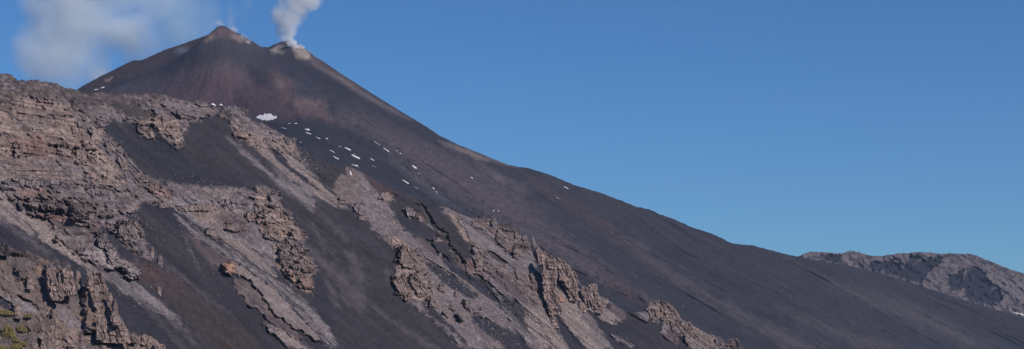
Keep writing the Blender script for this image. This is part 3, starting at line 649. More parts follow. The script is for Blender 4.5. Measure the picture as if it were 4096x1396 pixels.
spur = build_sheet('rocky_spur', [-x for x in stretch(20, 26, 2.4, 700)][::-1]+stretch(-14, 700, 2.2, 980), PX_, PY_, spur_rough, 190, 1420, spur_base, spur_detail, M_ROCK,
                   back=(4, 14, 34, 70, 110), drop=.55, round_px=8)
# ================================================================== CRAGS, TOWERS, BLOCKS
DEPTH = dict(near=near_depth, spur=spur_depth, vol=vol_depth)
RAY = lambda px, py: np.stack([(px-CX)/F, np.ones_like(px), (HY-py)/F], -1)
def rock_cols(cls, a, z, seed, amount=1.):
    c = CLS[cls]; n = fbm(a/4, z/3, 4, seed); b = fbm(a/30, z/2.2, 3, seed+1); _, _, c1 = worley(a/2.4, z/2.0, seed+2)
    v = c*(1+.35*n+.3*b+.5*(c1-.5))[...,None]
    al = dict(tan=GREY, brn=TAN, grey=TALP, drk=BRN*.7, pale=TALP, red=ORG*.6, org=TAN, olive=BRN, och=TAN).get(cls, BRN)
    q = sstep(.05,.5,fbm(a/7, z/5, 3, seed+4))[...,None]*.55
    return np.clip((v*(1-q)+al*q*(1+.3*n)[...,None])*1.2, .015, .7)

def outcrop(name, label, cat, where, bx, cls, lift=9., style='block', skew=.25, seed=None, group=None, poly=None):
    """an outcrop standing out of the slope: steep faces, flat-topped ledges, rooted under the surface"""
    x0, y0, x1, y1 = bx; seed = seed if seed is not None else int(x0*7+y0*3) % 997
    W = x1-x0; H = y1-y0; pad = 4; st = max(1.6, min(2.6, max(W, H)/60))
    gx = np.arange(x0-pad-6, x1+pad+6, st); gy = np.arange(y0-pad-6, y1+pad+6, st)
    PX, PY = np.meshgrid(gx, gy)
    if poly is None:
        cx = (x0+x1)/2; cy = (y0+y1)/2
        u = (PX-cx-skew*(PY-cy))/(W/2); v = (PY-cy)/(H/2)
        e = .5*fbm(PX/(W*.4+6), PY/(H*.4+6), 4, seed)+.4*fbm(PX/13, PY/10, 4, seed+3)-.05
        sd = (1-(np.abs(u)**3+np.abs(v)**3)**(1/3)+e)*min(W, H)/2
    else: sd = sdf(poly, PX, PY)+5*fbm(PX/10, PY/10, 4, seed)+1
    d0, tal_, _, trk = (near_detail if where == 'near' else spur_detail)(PX, PY); d0s = d0.copy()
    for _ in range(10):
        e_ = np.pad(d0s, 1, mode='edge'); d0s = (e_[:-2,1:-1]+e_[2:,1:-1]+e_[1:-1,:-2]+e_[1:-1,2:]+e_[1:-1,1:-1])/5
    ins_ = sstep(0, 7, sd)*.85; D0 = (near_base if where == 'near' else spur_base)(PX, PY)-(d0*(1-ins_)+d0s*ins_)
    P = world(PX, PY, D0); a = P[...,0]*.95+.3*P[...,1]; z = P[...,2]
    prof = sstep(-1.5, 7, sd)
    vv = np.clip((y1-PY)/H, 0, 1)
    if style == 'column':
        aw = a+1.2*fbm(a/7, z/9, 3, seed+9)
        f1, f2, c = worley(aw/2.1, z/12., seed+5); r = 4.4*c-2.6*(1-sstep(0,.22,f2-f1))
        f1, f2, c = worley(aw/5.5, z/10., seed+6); r = r+6.5*c-3*(1-sstep(0,.12,f2-f1))
        face = .08+.95*vv
    elif style == 'bed':
        zz = z+.8*fbm(a/14, z/9, 3, seed+9); bd = zz/2.4; k = np.floor(bd); f = bd-k
        r = 3.2*hash01(k.astype(np.int64), 0*k.astype(np.int64), seed)*sstep(0,.5,f)*(1-sstep(.85,1,f))
        f1, f2, c = worley(a/4.2, zz/2.4, seed+6); r = r+3.6*c-1.8*(1-sstep(0,.16,f2-f1))
        face = .12+.9*vv
    elif style == 'smooth':
        r = 2.5*fbm(a/9, z/9, 4, seed+5)+worley(a/7, z/7, seed+6)[2]*1.5; face = np.sqrt(np.clip(sd/(min(W,H)*.5), 0, 1))
    else:
        f1, f2, c = worley(a/4.6, z/7., seed+5); r = 5.4*c-2.6*(1-sstep(0,.12,f2-f1))
        f1, f2, c = worley(a/1.9, z/4.6, seed+6); r = r+1.3*c-.7*(1-sstep(0,.2,f2-f1))
        face = .1+.9*vv
    r = r+.7*fbm(a/3, z/3, 3, seed+8)
    D = D0-prof*(  .68*lift*face*(1.5 if style == 'smooth' else 1)+.72*r*min(1., lift/9)*(.45+.55*vv))+ (1-prof)*2.2
    W3 = world(PX, PY, D)
    keepv = sd > -3.2
    q = keepv[:-1,:-1]&keepv[1:,:-1]&keepv[1:,1:]&keepv[:-1,1:]
    Q = grid_quads(*PX.shape, keep=q)
    if len(Q) == 0: print('EMPTY', name, label); return None
    used = np.unique(Q); mp = np.full(PX.size, -1); mp[used] = np.arange(len(used))
    mixk = (.25+.35*sstep(.1,.4,trk)+.3*(1-sstep(0,5,sd)))[...,None]
    V = W3.reshape(-1,3)[used]; cl = (rock_cols(cls, a, z, seed)*(1-mixk)+tal_*mixk*1.1).reshape(-1,3)[used]
    me = mesh_np(name, V, mp[Q], cl, np.full(len(used), .55))
    p = V[V[:,2].argmin()]; p = np.array([V[:,0].mean(), V[:,1].mean(), p[2]]); origin_to(me, p)
    o = link(name, me, M_ROCK); o.location = p
    return tag(o, label, cat, group)

def tower(name, label, cat, where, rows, cls, lean=.35, deep=.85, rough=1., seed=None, group=None, depth_off=0., base_px=None, hi=None):
    """free-standing rock tower. rows: (y, left, right) of its silhouette as surveyed, top first"""
    rows = sorted(rows); seed = seed if seed is not None else int(rows[0][1]*3+rows[0][0]) % 991
    ys = np.array([r[0] for r in rows], float); ls = np.array([r[1] for r in rows], float); rs = np.array([r[2] for r in rows], float)
    yb = ys[-1]; bx = (ls[-1]+rs[-1])/2
    Yb = float(np.ravel(DEPTH[where](np.array([bx]), np.array([min(yb, 1500.)])))[0])-depth_off
    pm = Yb/F                                            # metres per photo pixel here
    step = 1.7; yy = np.arange(ys[0], yb+14, step); ny = len(yy)
    lc = np.interp(yy, ys, ls); rc = np.interp(yy, ys, rs)
    mean_w = np.mean(rc-lc)*pm
    nt = int(np.clip(2*math.pi*max(rc-lc)/2/step, 22, 150))
    th = np.linspace(0, 2*math.pi, nt, endpoint=False)
    TH, YY = np.meshgrid(th, yy)
    hw = ((rc-lc)/2*pm)[:,None]; cxm = (((rc+lc)/2-CX)*pm)[:,None]
    e = 2/2.6
    ct = np.sign(np.cos(TH))*np.abs(np.cos(TH))**e; sn = np.sign(np.sin(TH))*np.abs(np.sin(TH))**e
    Z = (HY-YY)*pm
    # lean back with the slope it grows from
    back = (yb-yy)*pm
    Yc = Yb+back[:,None]*(.30+.9*lean)*(2.7 if where == 'near' else 1.87)
    dp = np.maximum(hw*deep, mean_w*.25*(hw > 0))
    arc = TH*mean_w*.55
    n3 = fbm(arc/ (2.2), Z/3.2, 4, seed)*.9+fbm(arc/6, Z/7, 3, seed+2)*1.3
    zz = Z+.7*fbm(arc/5, Z/5, 3, seed+3); bd = zz/1.9; k = np.floor(bd); f = bd-k
    bands = 1.1*(hash01(k.astype(np.int64), 0*k.astype(np.int64), seed)-.4)*(1-sstep(.8,1,f))
    f1, f2, c = worley(arc/1.8, zz/4.2, seed+6); jt = 1.6*(c-.5)-1.1*(1-sstep(0,.2,f2-f1))
    amp = np.minimum(1., hw/2.2)*rough
    r = 1+0*hw
    disp = .8*(n3+bands+jt)*amp*np.minimum(1, mean_w/5)
    # seam: blend first and last columns
    blend = sstep(0, .35, TH)*1.0; disp = disp*blend+disp[:, :1]*(1-blend)
    blend2 = sstep(0,.35,2*math.pi-TH); disp = disp*blend2+disp[:, :1]*(1-blend2)
    X = cxm+(hw*r+disp*.75)*ct; Yv = Yc-(dp+disp*1.6)*sn
    Z = Z+.35*n3
    V = np.stack([X*(1+0*Yv), Yv, Z], -1)
    V[...,0] = V[...,0]*(Yv/Yb)*1.0
    V[...,2] = Z*(Yv/Yb)
    top = V[0].mean(0); 
    V = np.concatenate([V.reshape(-1,3), (top+[0,0,.6*pm*2])[None]], 0)
    i = np.arange(ny*nt).reshape(ny, nt); j = np.roll(i, -1, 1)
    Q = np.stack([i[:-1], i[1:], j[1:], j[:-1]], -1).reshape(-1,4)[:, ::-1]
    T = np.stack([i[0], j[0], np.full(nt, ny*nt)], -1)
    T4 = np.concatenate([T, T[:, 2:3]], 1)
    a = (V[:,0]*.95+.3*V[:,1]); z = V[:,2]
    col = rock_cols(cls, a, z, seed)
    b2 = fbm(a/60, z/1.3, 3, seed+44); col = col*(1+.3*b2)[:,None]
    if hi:
        for (hy, hh, hc) in hi:
            m = np.exp(-((z/pm-(HY-hy))/hh)**2)*sstep(-.2,.4,fbm(a/3, z/3, 2, seed+50)); m = m[:,None]*.8; col = col*(1-m)+CLS[hc]*m
    me = bpy.data.meshes.new(name); me.from_pydata(V.tolist(), [], Q.tolist()+T[:, ::-1].tolist())
    at = me.attributes.new('alb', 'FLOAT_COLOR', 'POINT'); c4 = np.ones((len(V),4), np.float32); c4[:,:3] = col; at.data.foreach_set('color', c4.ravel())
    at = me.attributes.new('grit', 'FLOAT', 'POINT'); at.data.foreach_set('value', np.full(len(V), .5, np.float32))
    me.update(); bm_ = None
    p = np.array([X[-1].mean(), Yb, Z[-1].mean()]); origin_to(me, p)
    o = link(name, me, M_ROCK); o.location = p
    return tag(o, label, cat, group)
# ================================================================== OUTCROPS (name, label, category, slope, box, rock, lift, style, skew)
O = 'rock_outcrop'; LG = 'lava_ledge'; BK = 'rock_buttress'; BO = 'boulder'
OUT = [
 # upper left massif
 (O,'dark jagged outcrop at the left edge under the grey skyline','rock outcrop','near',(-20,380,58,441),'drk',12,'block',0),
 (O,'small shadowed dark knob on the left edge below the jagged dark outcrop','rock outcrop','near',(-16,458,25,497),'brn',10,'block',0),
 (O,'ragged dark rock cluster on the skyline ledges just right of the high left hump','rock outcrop','near',(285,392,345,450),'drk',9,'block',.2),
 (O,'tan knob with a dark hollow at the top of the grey talus chute','rock outcrop','near',(326,462,385,497),'tan',11,'block',.3),
 (O,'reddish brown rounded block beside the upper grey talus chute','rock outcrop','near',(352,506,430,568),'tan',15,'block',.1),
 (O,'short brown column cluster left of the reddish brown rounded block','rock outcrop','near',(284,497,330,537),'tan',8,'column',.1),
 (O,'pale shelf of rock at the top left of the dark ash bowl','rock outcrop','near',(380,466,442,506),'grey',8,'bed',.4),
 (O,'brown broken step between the rounded block and the lone pointed crag','rock outcrop','near',(420,566,485,618),'brn',9,'block',.4),
 (O,'pointed red-brown crag above the lower end of the grey talus chute','crag','near',(470,612,516,690),'tan',14,'column',.15),
 (O,'tan column cliff in the middle of the brown left face','rock outcrop','near',(228,560,290,640),'tan',10,'column',.2),
 (O,'dark cracked buttress in the yellowish rock near the left edge','rock outcrop','near',(48,560,92,640),'brn',10,'column',.1),
 (O,'reddish ribbed crag right of centre on the brown left face','rock outcrop','near',(295,575,380,660),'tan',10,'column',.3),
 (LG,'upper grey bedded ledge crossing the left face','ledge','near',(20,668,240,690),'grey',6,'bed',1.2),
 (LG,'long grey-green columned ledge crossing the left face above the red soil','ledge','near',(10,712,250,752),'grey',7,'column',1.),
 (LG,'dark columned cliff right of the long grey-green ledge','ledge','near',(340,738,412,788),'grey',10,'column',.3),
 # blocks above the left talus
 (O,'small dark slab lying alone in the pale left talus','rock slab','near',(70,808,98,845),'drk',9,'smooth',.7),
 (O,'large brown smooth-faced block with a shadowed left side','rock block','near',(158,800,226,862),'brn',20,'smooth',.1),
 (O,'middle wedge between the two large smooth blocks above the left talus','rock block','near',(226,806,278,862),'drk',13,'smooth',.3),
 (O,'large dark dome-like block right of the brown smooth-faced block','rock block','near',(268,806,352,884),'drk',22,'smooth',.35),
 (O,'broken dark rim left of the large brown smooth-faced block','rock outcrop','near',(108,786,165,845),'brn',11,'block',.3),
 (LG,'thin rust-red ledge directly beneath the large brown block','ledge','near',(158,856,225,876),'red',6,'block',.5),
 (LG,'rust-red ledge trailing right from beneath the dark dome-like block','ledge','near',(290,872,405,915),'red',7,'block',1.2),
 (O,'grey-white crag with vertical cracks left of the central dark chute','crag','near',(388,926,440,1000),'grey',14,'column',.2),
 (O,'whitish weathered outcrop at the foot of the left rock spur','rock outcrop','near',(418,990,482,1062),'grey',11,'block',.2),
 (O,'pale streaked outcrop under the olive-grey slope left of the whitish one','rock outcrop','near',(320,985,400,1030),'grey',8,'block',.6),
 (O,'small pink spire on the pale streaked outcrop','rock spire','near',(366,1006,384,1050),'tan',9,'column',.1),
 (LG,'pink-grey columned ledge left of the big grey-green crag','ledge','near',(378,850,474,873),'tan',8,'column',.8),
 (O,'big tan and grey-green crag above the central dark ash chute','crag','near',(466,880,572,968),'brn',17,'column',.3),
 (O,'two-toned block, cream above and orange below, on the dark lower slope','rock block','near',(478,1056,562,1120),'pale',13,'smooth',.4),
 (LG,'orange-stained tan crag at the tip of the chute-side rib','rock outcrop','near',(548,700,602,735),'tan',9,'column',.3),
 (O,'columned tan outcrop low on the rib left of the stony terrace','rock outcrop','near',(622,800,682,838),'tan',10,'column',.4),
 (O,'reddish outcrop on the rib just above the columned tan outcrop','rock outcrop','near',(596,740,680,792),'red',9,'block',.5),
 # bowl under the skyline
 (O,'tan tooth of rock standing in the upper dark ash bowl','crag','near',(608,458,672,528),'tan',17,'column',.2),
 (O,'left leg of tan rock reaching down into the upper dark ash bowl','rock outcrop','near',(556,490,612,566),'tan',13,'block',.5),
 (O,'tan rocks at the lower right of the upper dark ash bowl','rock outcrop','near',(666,505,730,556),'tan',10,'block',.0),
 (O,'dark knob on the curved pale ledge right of the upper bowl','rock outcrop','near',(706,438,732,482),'brn',9,'smooth',.1),
 (LG,'grey bedded ledge above the tan tooth under the skyline','ledge','near',(600,440,708,458),'grey',6,'bed',.3),
 (LG,'lower grey bedded ledge between the tan tooth and the curved pale ledge','ledge','near',(664,466,712,484),'grey',7,'column',.2),
 (O,'small blocky outcrop on the skyline right of the notch','rock outcrop','near',(784,405,830,430),'grey',8,'block',.3),
 (O,'brown ledge block under the skyline, left of the broad band of broken ledges','rock outcrop','near',(872,450,912,478),'brn',8,'block',.3),
 (O,'row of skyline boulders above the broad band of broken ledges','rock outcrop','near',(892,424,990,462),'grey',8,'block',.9),
 (O,'tan overhanging outcrop at the lower edge of the broad band of broken ledges','rock outcrop','near',(932,518,1008,560),'tan',13,'block',.4),
 (O,'left tan block of the three above the pale talus fans','rock outcrop','near',(1050,550,1080,574),'tan',9,'block',.1),
 (O,'middle tan block of the three above the pale talus fans','rock outcrop','near',(1086,550,1122,574),'tan',9,'block',.1),
 (O,'right dark-faced block of the three above the pale talus fans','rock outcrop','near',(1134,548,1180,582),'brn',11,'column',.2),
 (O,'ragged tan step below the three blocks, at the left of the pale talus fans','rock outcrop','near',(1018,577,1054,600),'tan',8,'block',.3),
 # terrace and central cliff
 (BO,'cream boulder perched on the right end of the stony terrace','boulder','near',(998,776,1026,800),'och',8,'smooth',.5),
 (LG,'long columned cliff beneath the stony terrace, left half','ledge','near',(696,815,880,850),'tan',8,'column',.6),
 (LG,'long columned cliff beneath the stony terrace, right half','ledge','near',(880,790,1000,840),'grey',9,'column',.1),
 (LG,'pinkish rounded ledge in the middle of the central cliff','ledge','near',(890,892,986,928),'tan',9,'smooth',.2),
 (LG,'small orange-topped ledge above the pinkish rounded ledge','ledge','near',(895,880,932,900),'red',8,'block',.1),
 (O,'columned crag left of the cream boulder, in the centre of the cliff','crag','near',(976,842,1026,890),'tan',12,'column',.1),
 (O,'brown knobs at the lower left of the central cliff','rock outcrop','near',(822,905,880,965),'brn',9,'block',.6),
 (O,'grey top block of the central cliff','crag','near',(1072,768,1134,838),'grey',15,'block',.2),
 (O,'small tan summit knob left of the grey top block','crag','near',(1022,742,1054,772),'tan',9,'block',.1),
 (BK,'broad tan buttress in the upper central cliff','buttress','near',(1032,836,1152,898),'tan',17,'block',.1),
 (BK,'dark narrow pillar at the right side of the upper central cliff','buttress','near',(1146,840,1174,886),'brn',14,'column',.2),
 (O,'lower left knob of the upper central cliff','rock outcrop','near',(1050,902,1116,930),'brn',10,'block',.1),
 (O,'columned block under the narrow dark pillar','crag','near',(1152,918,1220,962),'tan',14,'column',.1),
 (O,'columned brown block left of the curved ochre gully','crag','near',(1052,922,1120,960),'brn',12,'column',.2),
 (BK,'broad ribbed upper tier of the lower central crag','buttress','near',(1158,982,1234,1034),'tan',17,'column',.1),
 (BK,'ribbed middle tier of the lower central crag','buttress','near',(1188,1022,1264,1062),'tan',16,'column',.2),
 (BK,'long ribbed bottom tier of the lower central crag','buttress','near',(1160,1052,1272,1094),'tan',17,'column',.1),
 (BK,'dark bedded left flank of the lower central crag','buttress','near',(1114,985,1165,1062),'drk',11,'bed',.2),
 (O,'small orange blocks left of the lower central crag','rock outcrop','near',(1116,1036,1144,1064),'och',9,'block',.5),
 (O,'tilted orange slab under the bottom tier of the lower central crag','rock slab','near',(1143,1070,1178,1106),'org',10,'smooth',.6),
 (O,'pinkish blocks right of the tilted orange slab','rock outcrop','near',(1176,1082,1214,1106),'tan',9,'block',.1),
 (O,'orange tip of rock at the very foot of the lower central crag','rock outcrop','near',(1200,1108,1250,1162),'org',11,'block',.3),
 # tan tongue
 (O,'orange and dark head of the long tan lava tongue','rock outcrop','near',(892,1050,950,1092),'org',10,'block',.2),
 (O,'thin dark fin beside the foot of the long tan lava tongue','rock fin','near',(1072,1306,1108,1344),'pale',10,'block',.7),
 # right-centre
 (O,'square cracked block standing on the stony slope below the red soil','rock block','near',(1514,768,1582,810),'tan',13,'block',.4),
 (O,'row of pale pinnacles in the dark hollow','rock outcrop','near',(1616,830,1662,874),'pale',14,'column',.4),
 (O,'low pale rocks trailing right from the row of pale pinnacles','rock outcrop','near',(1658,856,1702,890),'tan',9,'column',.8),
 (O,'small pink rock in the dark hollow near the lower lava scarp','rock outcrop','near',(1733,946,1768,968),'talp',8,'block',.6),
 (O,'cream patch of rock below the lower lava scarp','rock outcrop','near',(1750,1006,1774,1028),'pale',7,'block',.2),
 (O,'grey tan knob at the left edge of the stony slope','crag','near',(1416,812,1466,862),'grey',12,'block',.3),
 (O,'tan outcrop just under the grey tan knob on the stony slope','rock outcrop','near',(1428,862,1470,886),'tan',9,'block',.7),
 (O,'dark overhang above the grey tan knob','rock outcrop','near',(1352,788,1402,822),'brn',9,'block',.4),
 (O,'upper half of the tall tan crag in the lower middle','crag','near',(1590,985,1694,1090),'tan',24,'column',.3),
 (O,'dark lower left quarter of the tall tan crag in the lower middle','crag','near',(1576,1090,1640,1196),'brn',18,'column',.3),
 (O,'dark lower right quarter of the tall tan crag in the lower middle','crag','near',(1640,1088,1726,1186),'brn',18,'column',.2),
 (O,'brown block right of the tall tan crag','rock outcrop','near',(1752,1134,1790,1178),'tan',13,'column',.2),
 (O,'small pointed rock alone on the pale stone fan','rock outcrop','near',(1812,1164,1838,1190),'brn',10,'block',.1),
 (O,'two-headed outcrop under the tall tan crag','rock outcrop','near',(1710,1190,1760,1236),'tan',11,'column',.5),
 (O,'low tan outcrop between the two-headed outcrop and the dark spike','rock outcrop','near',(1790,1218,1832,1250),'tan',10,'column',.6),
 (O,'sharp dark spike leaning down the pale stone fan','rock fin','near',(1824,1248,1856,1286),'drk',12,'smooth',.8),
 (O,'broad yellowish outcrop near the bottom of the pale stone fan','rock outcrop','near',(1856,1202,1928,1258),'olive',14,'block',.5),
 (O,'little rock below the two-headed outcrop','rock outcrop','near',(1774,1242,1798,1276),'brn',9,'block',.6),
 (O,'orange-tipped stone right of the broad yellowish outcrop','rock outcrop','near',(1924,1260,1944,1280),'tan',7,'block',.2),
 (O,'red-stained crag at the end of the dark lava scarp','crag','near',(1852,1034,1900,1094),'red',14,'column',.2),
 (O,'pinkish ribbed crag right of the red-stained crag','crag','near',(1896,1030,1944,1096),'tan',15,'column',.3),
 (O,'long thin ridge of stones crossing the pale fan','rock ridge','near',(1690,1020,2010,1222),'talp',6,'block',1.55),
 (O,'pale crag above the pinkish ribbed crag','crag','near',(1886,984,1912,1026),'pale',9,'column',.2),
 # second crest
 (O,'dark rocks capping the grey cirque at its left end','rock outcrop','near',(1908,864,1974,890),'drk',9,'block',.4),
 (O,'dark rocks capping the grey cirque at its right end','rock outcrop','near',(2000,895,2064,928),'drk',9,'block',.8),
 (O,'brown ribbed crag in the middle of the grey cirque','crag','near',(2052,974,2112,1040),'brn',13,'column',.3),
 (O,'narrow fin of rock on the rim of the grey cirque','rock spire','near',(2056,920,2070,960),'brn',12,'column',.1),
 (O,'tan jointed rib inside the grey cirque','rock outcrop','near',(1980,905,2010,975),'tan',9,'column',-.1),
 (O,'small blocks on the right rim of the grey cirque','rock outcrop','near',(2084,938,2116,966),'grey',8,'block',.4),
 (O,'tan knob at the foot of the grey cirque','crag','near',(2056,1076,2086,1120),'tan',12,'column',.2),
 (O,'brown ridge ending against the big red-brown tower','rock outcrop','near',(2120,1086,2160,1160),'brn',12,'column',.2),
 (O,'small tan stones on the shadowed ramp below the grey cirque','rock outcrop','near',(2018,1052,2038,1072),'talp',7,'block',.3),
 (O,'orange-brown block attached low on the big red-brown tower','rock outcrop','near',(2230,1178,2256,1216),'org',12,'block',.3),
 (O,'pale crumbling rock right of the twin towers','rock outcrop','near',(2390,1188,2432,1236),'tan',12,'column',.3),
 (O,'narrow pale ridge of stones low on the dark fan','rock ridge','near',(2450,1340,2532,1388),'grey',3,'block',1.3),
 (O,'two dark hollow-sided blocks, the upper one, on the last crest','rock block','near',(2684,1286,2748,1344),'brn',20,'block',.5),
 (O,'lower dark hollow-sided block on the last crest','rock block','near',(2738,1338,2786,1396),'brn',18,'block',.4),
]
def strip(pts, w):
    a = [(x-w*.3, y-w*.6) for x, y in pts]; b = [(x+w*.1, y+w*.6) for x, y in pts]; return a+b[::-1]
STRIPS = {'long thin ridge of stones crossing the pale fan': strip([(1690,1020),(1760,1062),(1830,1105),(1880,1145),(1925,1182),(2005,1222)], 11),
          'narrow pale ridge of stones low on the dark fan': strip([(2450,1338),(2475,1350),(2500,1370),(2532,1388)], 12),
          'rust-red ledge trailing right from beneath the dark dome-like block': strip([(290,874),(330,880),(365,893),(404,912)], 12)}
for (nm, lb, ct, wh, bx, cl, lf, sty, sk_) in OUT:
    outcrop(nm, lb, ct, wh, bx, cl, lf, sty, sk_, poly=STRIPS.get(lb))

# ================================================================== TOWERS (surveyed silhouettes)
T = 'rock_tower'
tower(T,'largest brown rock tower, standing over the lower left spur','rock tower','spur',
 [(1085,386,397),(1093,374,404),(1110,368,409),(1150,362,420),(1178,364,432),(1200,352,440),(1215,342,448),(1240,344,462),(1255,356,470),(1280,364,480),(1305,368,500),(1336,380,514),(1360,384,520)],
 'tan', .45, .7, 1.2, depth_off=6, hi=[(1178,7,'och'),(1125,4,'red')])
tower(T,'short stub of rock on the left shoulder of the largest brown tower','rock tower','spur',[(1082,350,362),(1088,345,369),(1110,343,370),(1140,346,368)],'tan',.3,.8,.9,depth_off=4)
tower(T,'isolated egg-shaped stub between two spires on the lower left spur','rock tower','spur',[(1084,309,317),(1092,304,322),(1110,304,324),(1128,303,326),(1145,304,328)],'brn',.3,.8,.7,depth_off=4)
tower(T,'square-shouldered spire left of the egg-shaped stub','rock spire','spur',[(1058,268,274),(1068,263,279),(1082,256,284),(1100,249,293),(1130,250,297),(1170,254,296)],'tan',.35,.7,1.1,depth_off=4)
tower(T,'ribbed spire furthest left of the row on the lower left spur','rock spire','spur',[(1072,198,208),(1080,192,216),(1100,187,224),(1130,191,232),(1160,198,240),(1190,206,250)],'tan',.4,.7,1.1,depth_off=4)
tower(T,'thin rib hugging the right side of the ribbed leftmost spire','rock spire','spur',[(1092,236,241),(1105,232,243),(1130,234,246),(1160,240,252),(1185,246,256)],'brn',.4,.8,.9,depth_off=7)
tower(T,'slim flake on the right flank of the largest brown tower','rock spire','spur',[(1172,436,443),(1182,433,449),(1200,434,451),(1216,438,454)],'tan',.3,.8,.8,depth_off=9)
tower(T,'lower curved flake at the right foot of the largest brown tower','rock spire','spur',[(1198,456,462),(1210,453,467),(1235,450,470),(1265,446,474),(1290,448,482)],'tan',.3,.7,.9,depth_off=10)
tower(T,'narrow brown pier on the front of the largest tower','rock spire','spur',[(1140,380,392),(1160,376,396),(1190,374,397),(1215,372,402)],'tan',.3,.7,.8,depth_off=8)
tower(T,'twin-footed pier at the base of the largest tower','rock spire','spur',[(1268,392,408),(1290,386,416),(1320,384,420),(1345,386,424)],'tan',.3,.7,.8,depth_off=9)
tower(T,'small leaning rock on the slope left of the row of spires','rock spire','spur',[(1098,112,118),(1110,107,126),(1130,106,132),(1142,108,136)],'tan',.4,.7,.8,depth_off=3)
tower(T,'little dark-sided tooth in the middle of the lower left spur','rock spire','spur',[(1202,180,185),(1214,176,192),(1232,175,198),(1245,178,202)],'tan',.4,.7,.9,depth_off=3)
tower(T,'tiny upright stone in the gully left of the largest tower','rock spire','spur',[(1318,324,328),(1328,322,331),(1345,321,333)],'brn',.2,.8,.6,depth_off=2)
tower(T,'stubby tan tooth on the low rise above the yellow shrubs','rock spire','spur',[(1212,64,70),(1225,58,78),(1245,54,82),(1262,56,86)],'tan',.3,.8,.9,depth_off=4)
tower(T,'pale flat-topped outcrop where the ash meets the lower left spur','rock outcrop','spur',[(1040,222,228),(1048,206,230),(1058,196,232),(1068,194,236)],'grey',.2,.7,.7,depth_off=0)
tower(T,'dark lump on the left edge of the lower left spur','rock outcrop','spur',[(972,8,20),(982,0,32),(998,-6,38),(1008,-8,40)],'drk',.2,.7,.9,depth_off=2)
for k, (y0, l, r_, y1, lb) in enumerate([(1330,524,552,1356,'leftmost of the red knobs along the bottom skyline of the spur'),(1337,566,592,1366,'second red knob from the left on the bottom skyline of the spur'),
     (1346,592,612,1380,'tilted red knob in the middle of the bottom skyline of the spur'),(1370,618,640,1398,'red knob near the right end of the bottom skyline of the spur'),(1376,638,660,1404,'last red knob, at the right end of the bottom skyline of the spur')]):
    tower('rock_outcrop', lb, 'rock', 'spur', [(y0,l+8,r_-10),(y0+5,l+2,r_-3),(y0+14,l,r_),(y1,l-1,r_+2)], 'tan', .2, .8, .9, seed=300+k, depth_off=2)
# on the second crest
tower(T,'thin leaning needle on the skyline above the big red-brown tower','rock needle','near',[(945,2131,2135),(955,2129,2138),(975,2129,2145),(995,2136,2154),(1015,2142,2160),(1035,2150,2166),(1050,2154,2170)],'grey',.3,.8,.8)
tower(T,'rounded shoulder tower between the needle and the big red-brown tower','rock tower','near',[(986,2150,2155),(996,2146,2164),(1012,2144,2170),(1030,2150,2172),(1046,2154,2174)],'tan',.3,.8,.9,depth_off=5)
tower(T,'big red-brown layered tower on the second crest','rock tower','near',[(1003,2178,2184),(1016,2172,2198),(1034,2166,2220),(1060,2168,2228),(1090,2170,2230),(1130,2168,2226),(1170,2172,2226),(1200,2180,2234),(1232,2190,2246),(1246,2196,2250)],
 'tan',.4,.8,1.3,depth_off=14,hi=[(1100,5,'org'),(1150,4,'red')])
tower(T,'second red-brown tower, right of the biggest on the second crest','rock tower','near',[(1030,2230,2240),(1042,2228,2256),(1060,2230,2270),(1090,2234,2290),(1120,2240,2302),(1150,2256,2306),(1178,2274,2308),(1190,2280,2310)],
 'tan',.4,.8,1.2,depth_off=12,hi=[(1110,5,'org')])
tower(T,'small dark knobs on the right shoulder of the second red-brown tower','rock tower','near',[(1058,2272,2277),(1070,2270,2284),(1090,2276,2300),(1112,2290,2310),(1130,2294,2312)],'brn',.3,.8,1.,depth_off=2)
tower(T,'left and smaller of the twin dark towers','rock tower','near',[(1144,2340,2346),(1154,2330,2350),(1168,2324,2353),(1185,2328,2356),(1206,2338,2358),(1216,2342,2360)],'brn',.3,.8,1.1,depth_off=6)
tower(T,'right and larger of the twin dark towers','rock tower','near',[(1136,2366,2380),(1144,2354,2386),(1160,2352,2390),(1180,2354,2396),(1205,2358,2402),(1228,2368,2406),(1240,2374,2412)],'tan',.35,.8,1.2,depth_off=8)
tower(T,'small pointed spike below the twin dark towers','rock spire','near',[(1203,2322,2326),(1210,2318,2332),(1222,2317,2338),(1238,2322,2346)],'tan',.3,.8,.9,depth_off=4)
tower(T,'slender spike on the pale stone fan under the big red-brown tower','rock spire','near',[(1244,2210,2214),(1256,2204,2219),(1275,2202,2226),(1300,2206,2234)],'tan',.3,.8,1.,depth_off=4)
tower(T,'upright post of rock on the skyline of the grey cirque','rock spire','near',[(872,1975,1981),(882,1970,1986),(900,1970,1986),(922,1972,1984)],'grey',.2,.8,.9)
# last crest
tower(T,'dark-sided left bastion of the last crest','rock tower','near',[(1208,2606,2620),(1220,2596,2626),(1238,2588,2632),(1258,2598,2636),(1282,2612,2634)],'tan',.35,.7,1.2,depth_off=3)
tower(T,'broad crumbling crown of the last crest','rock tower','near',[(1204,2626,2652),(1214,2614,2672),(1236,2612,2700),(1258,2614,2716),(1280,2624,2724),(1296,2640,2716)],'tan',.4,.45,1.3,depth_off=0)
tower(T,'rounded knob on the right side of the crumbling crown','rock tower','near',[(1220,2676,2686),(1230,2670,2694),(1248,2668,2704),(1266,2674,2712)],'brn',.3,.7,1.,depth_off=3)
tower('rock_outcrop','rounded boulder-like knob halfway down the last crest','rock','near',[(1288,2750,2760),(1295,2744,2766),(1306,2742,2770),(1320,2744,2776)],'tan',.2,.8,.9,depth_off=2)
tower('rock_outcrop','layered yellowish block at the right end of the last crest','rock','near',[(1354,2928,2944),(1362,2914,2954),(1376,2906,2962),(1396,2900,2972),(1410,2896,2984)],'olive',.2,.6,1.1,depth_off=0)
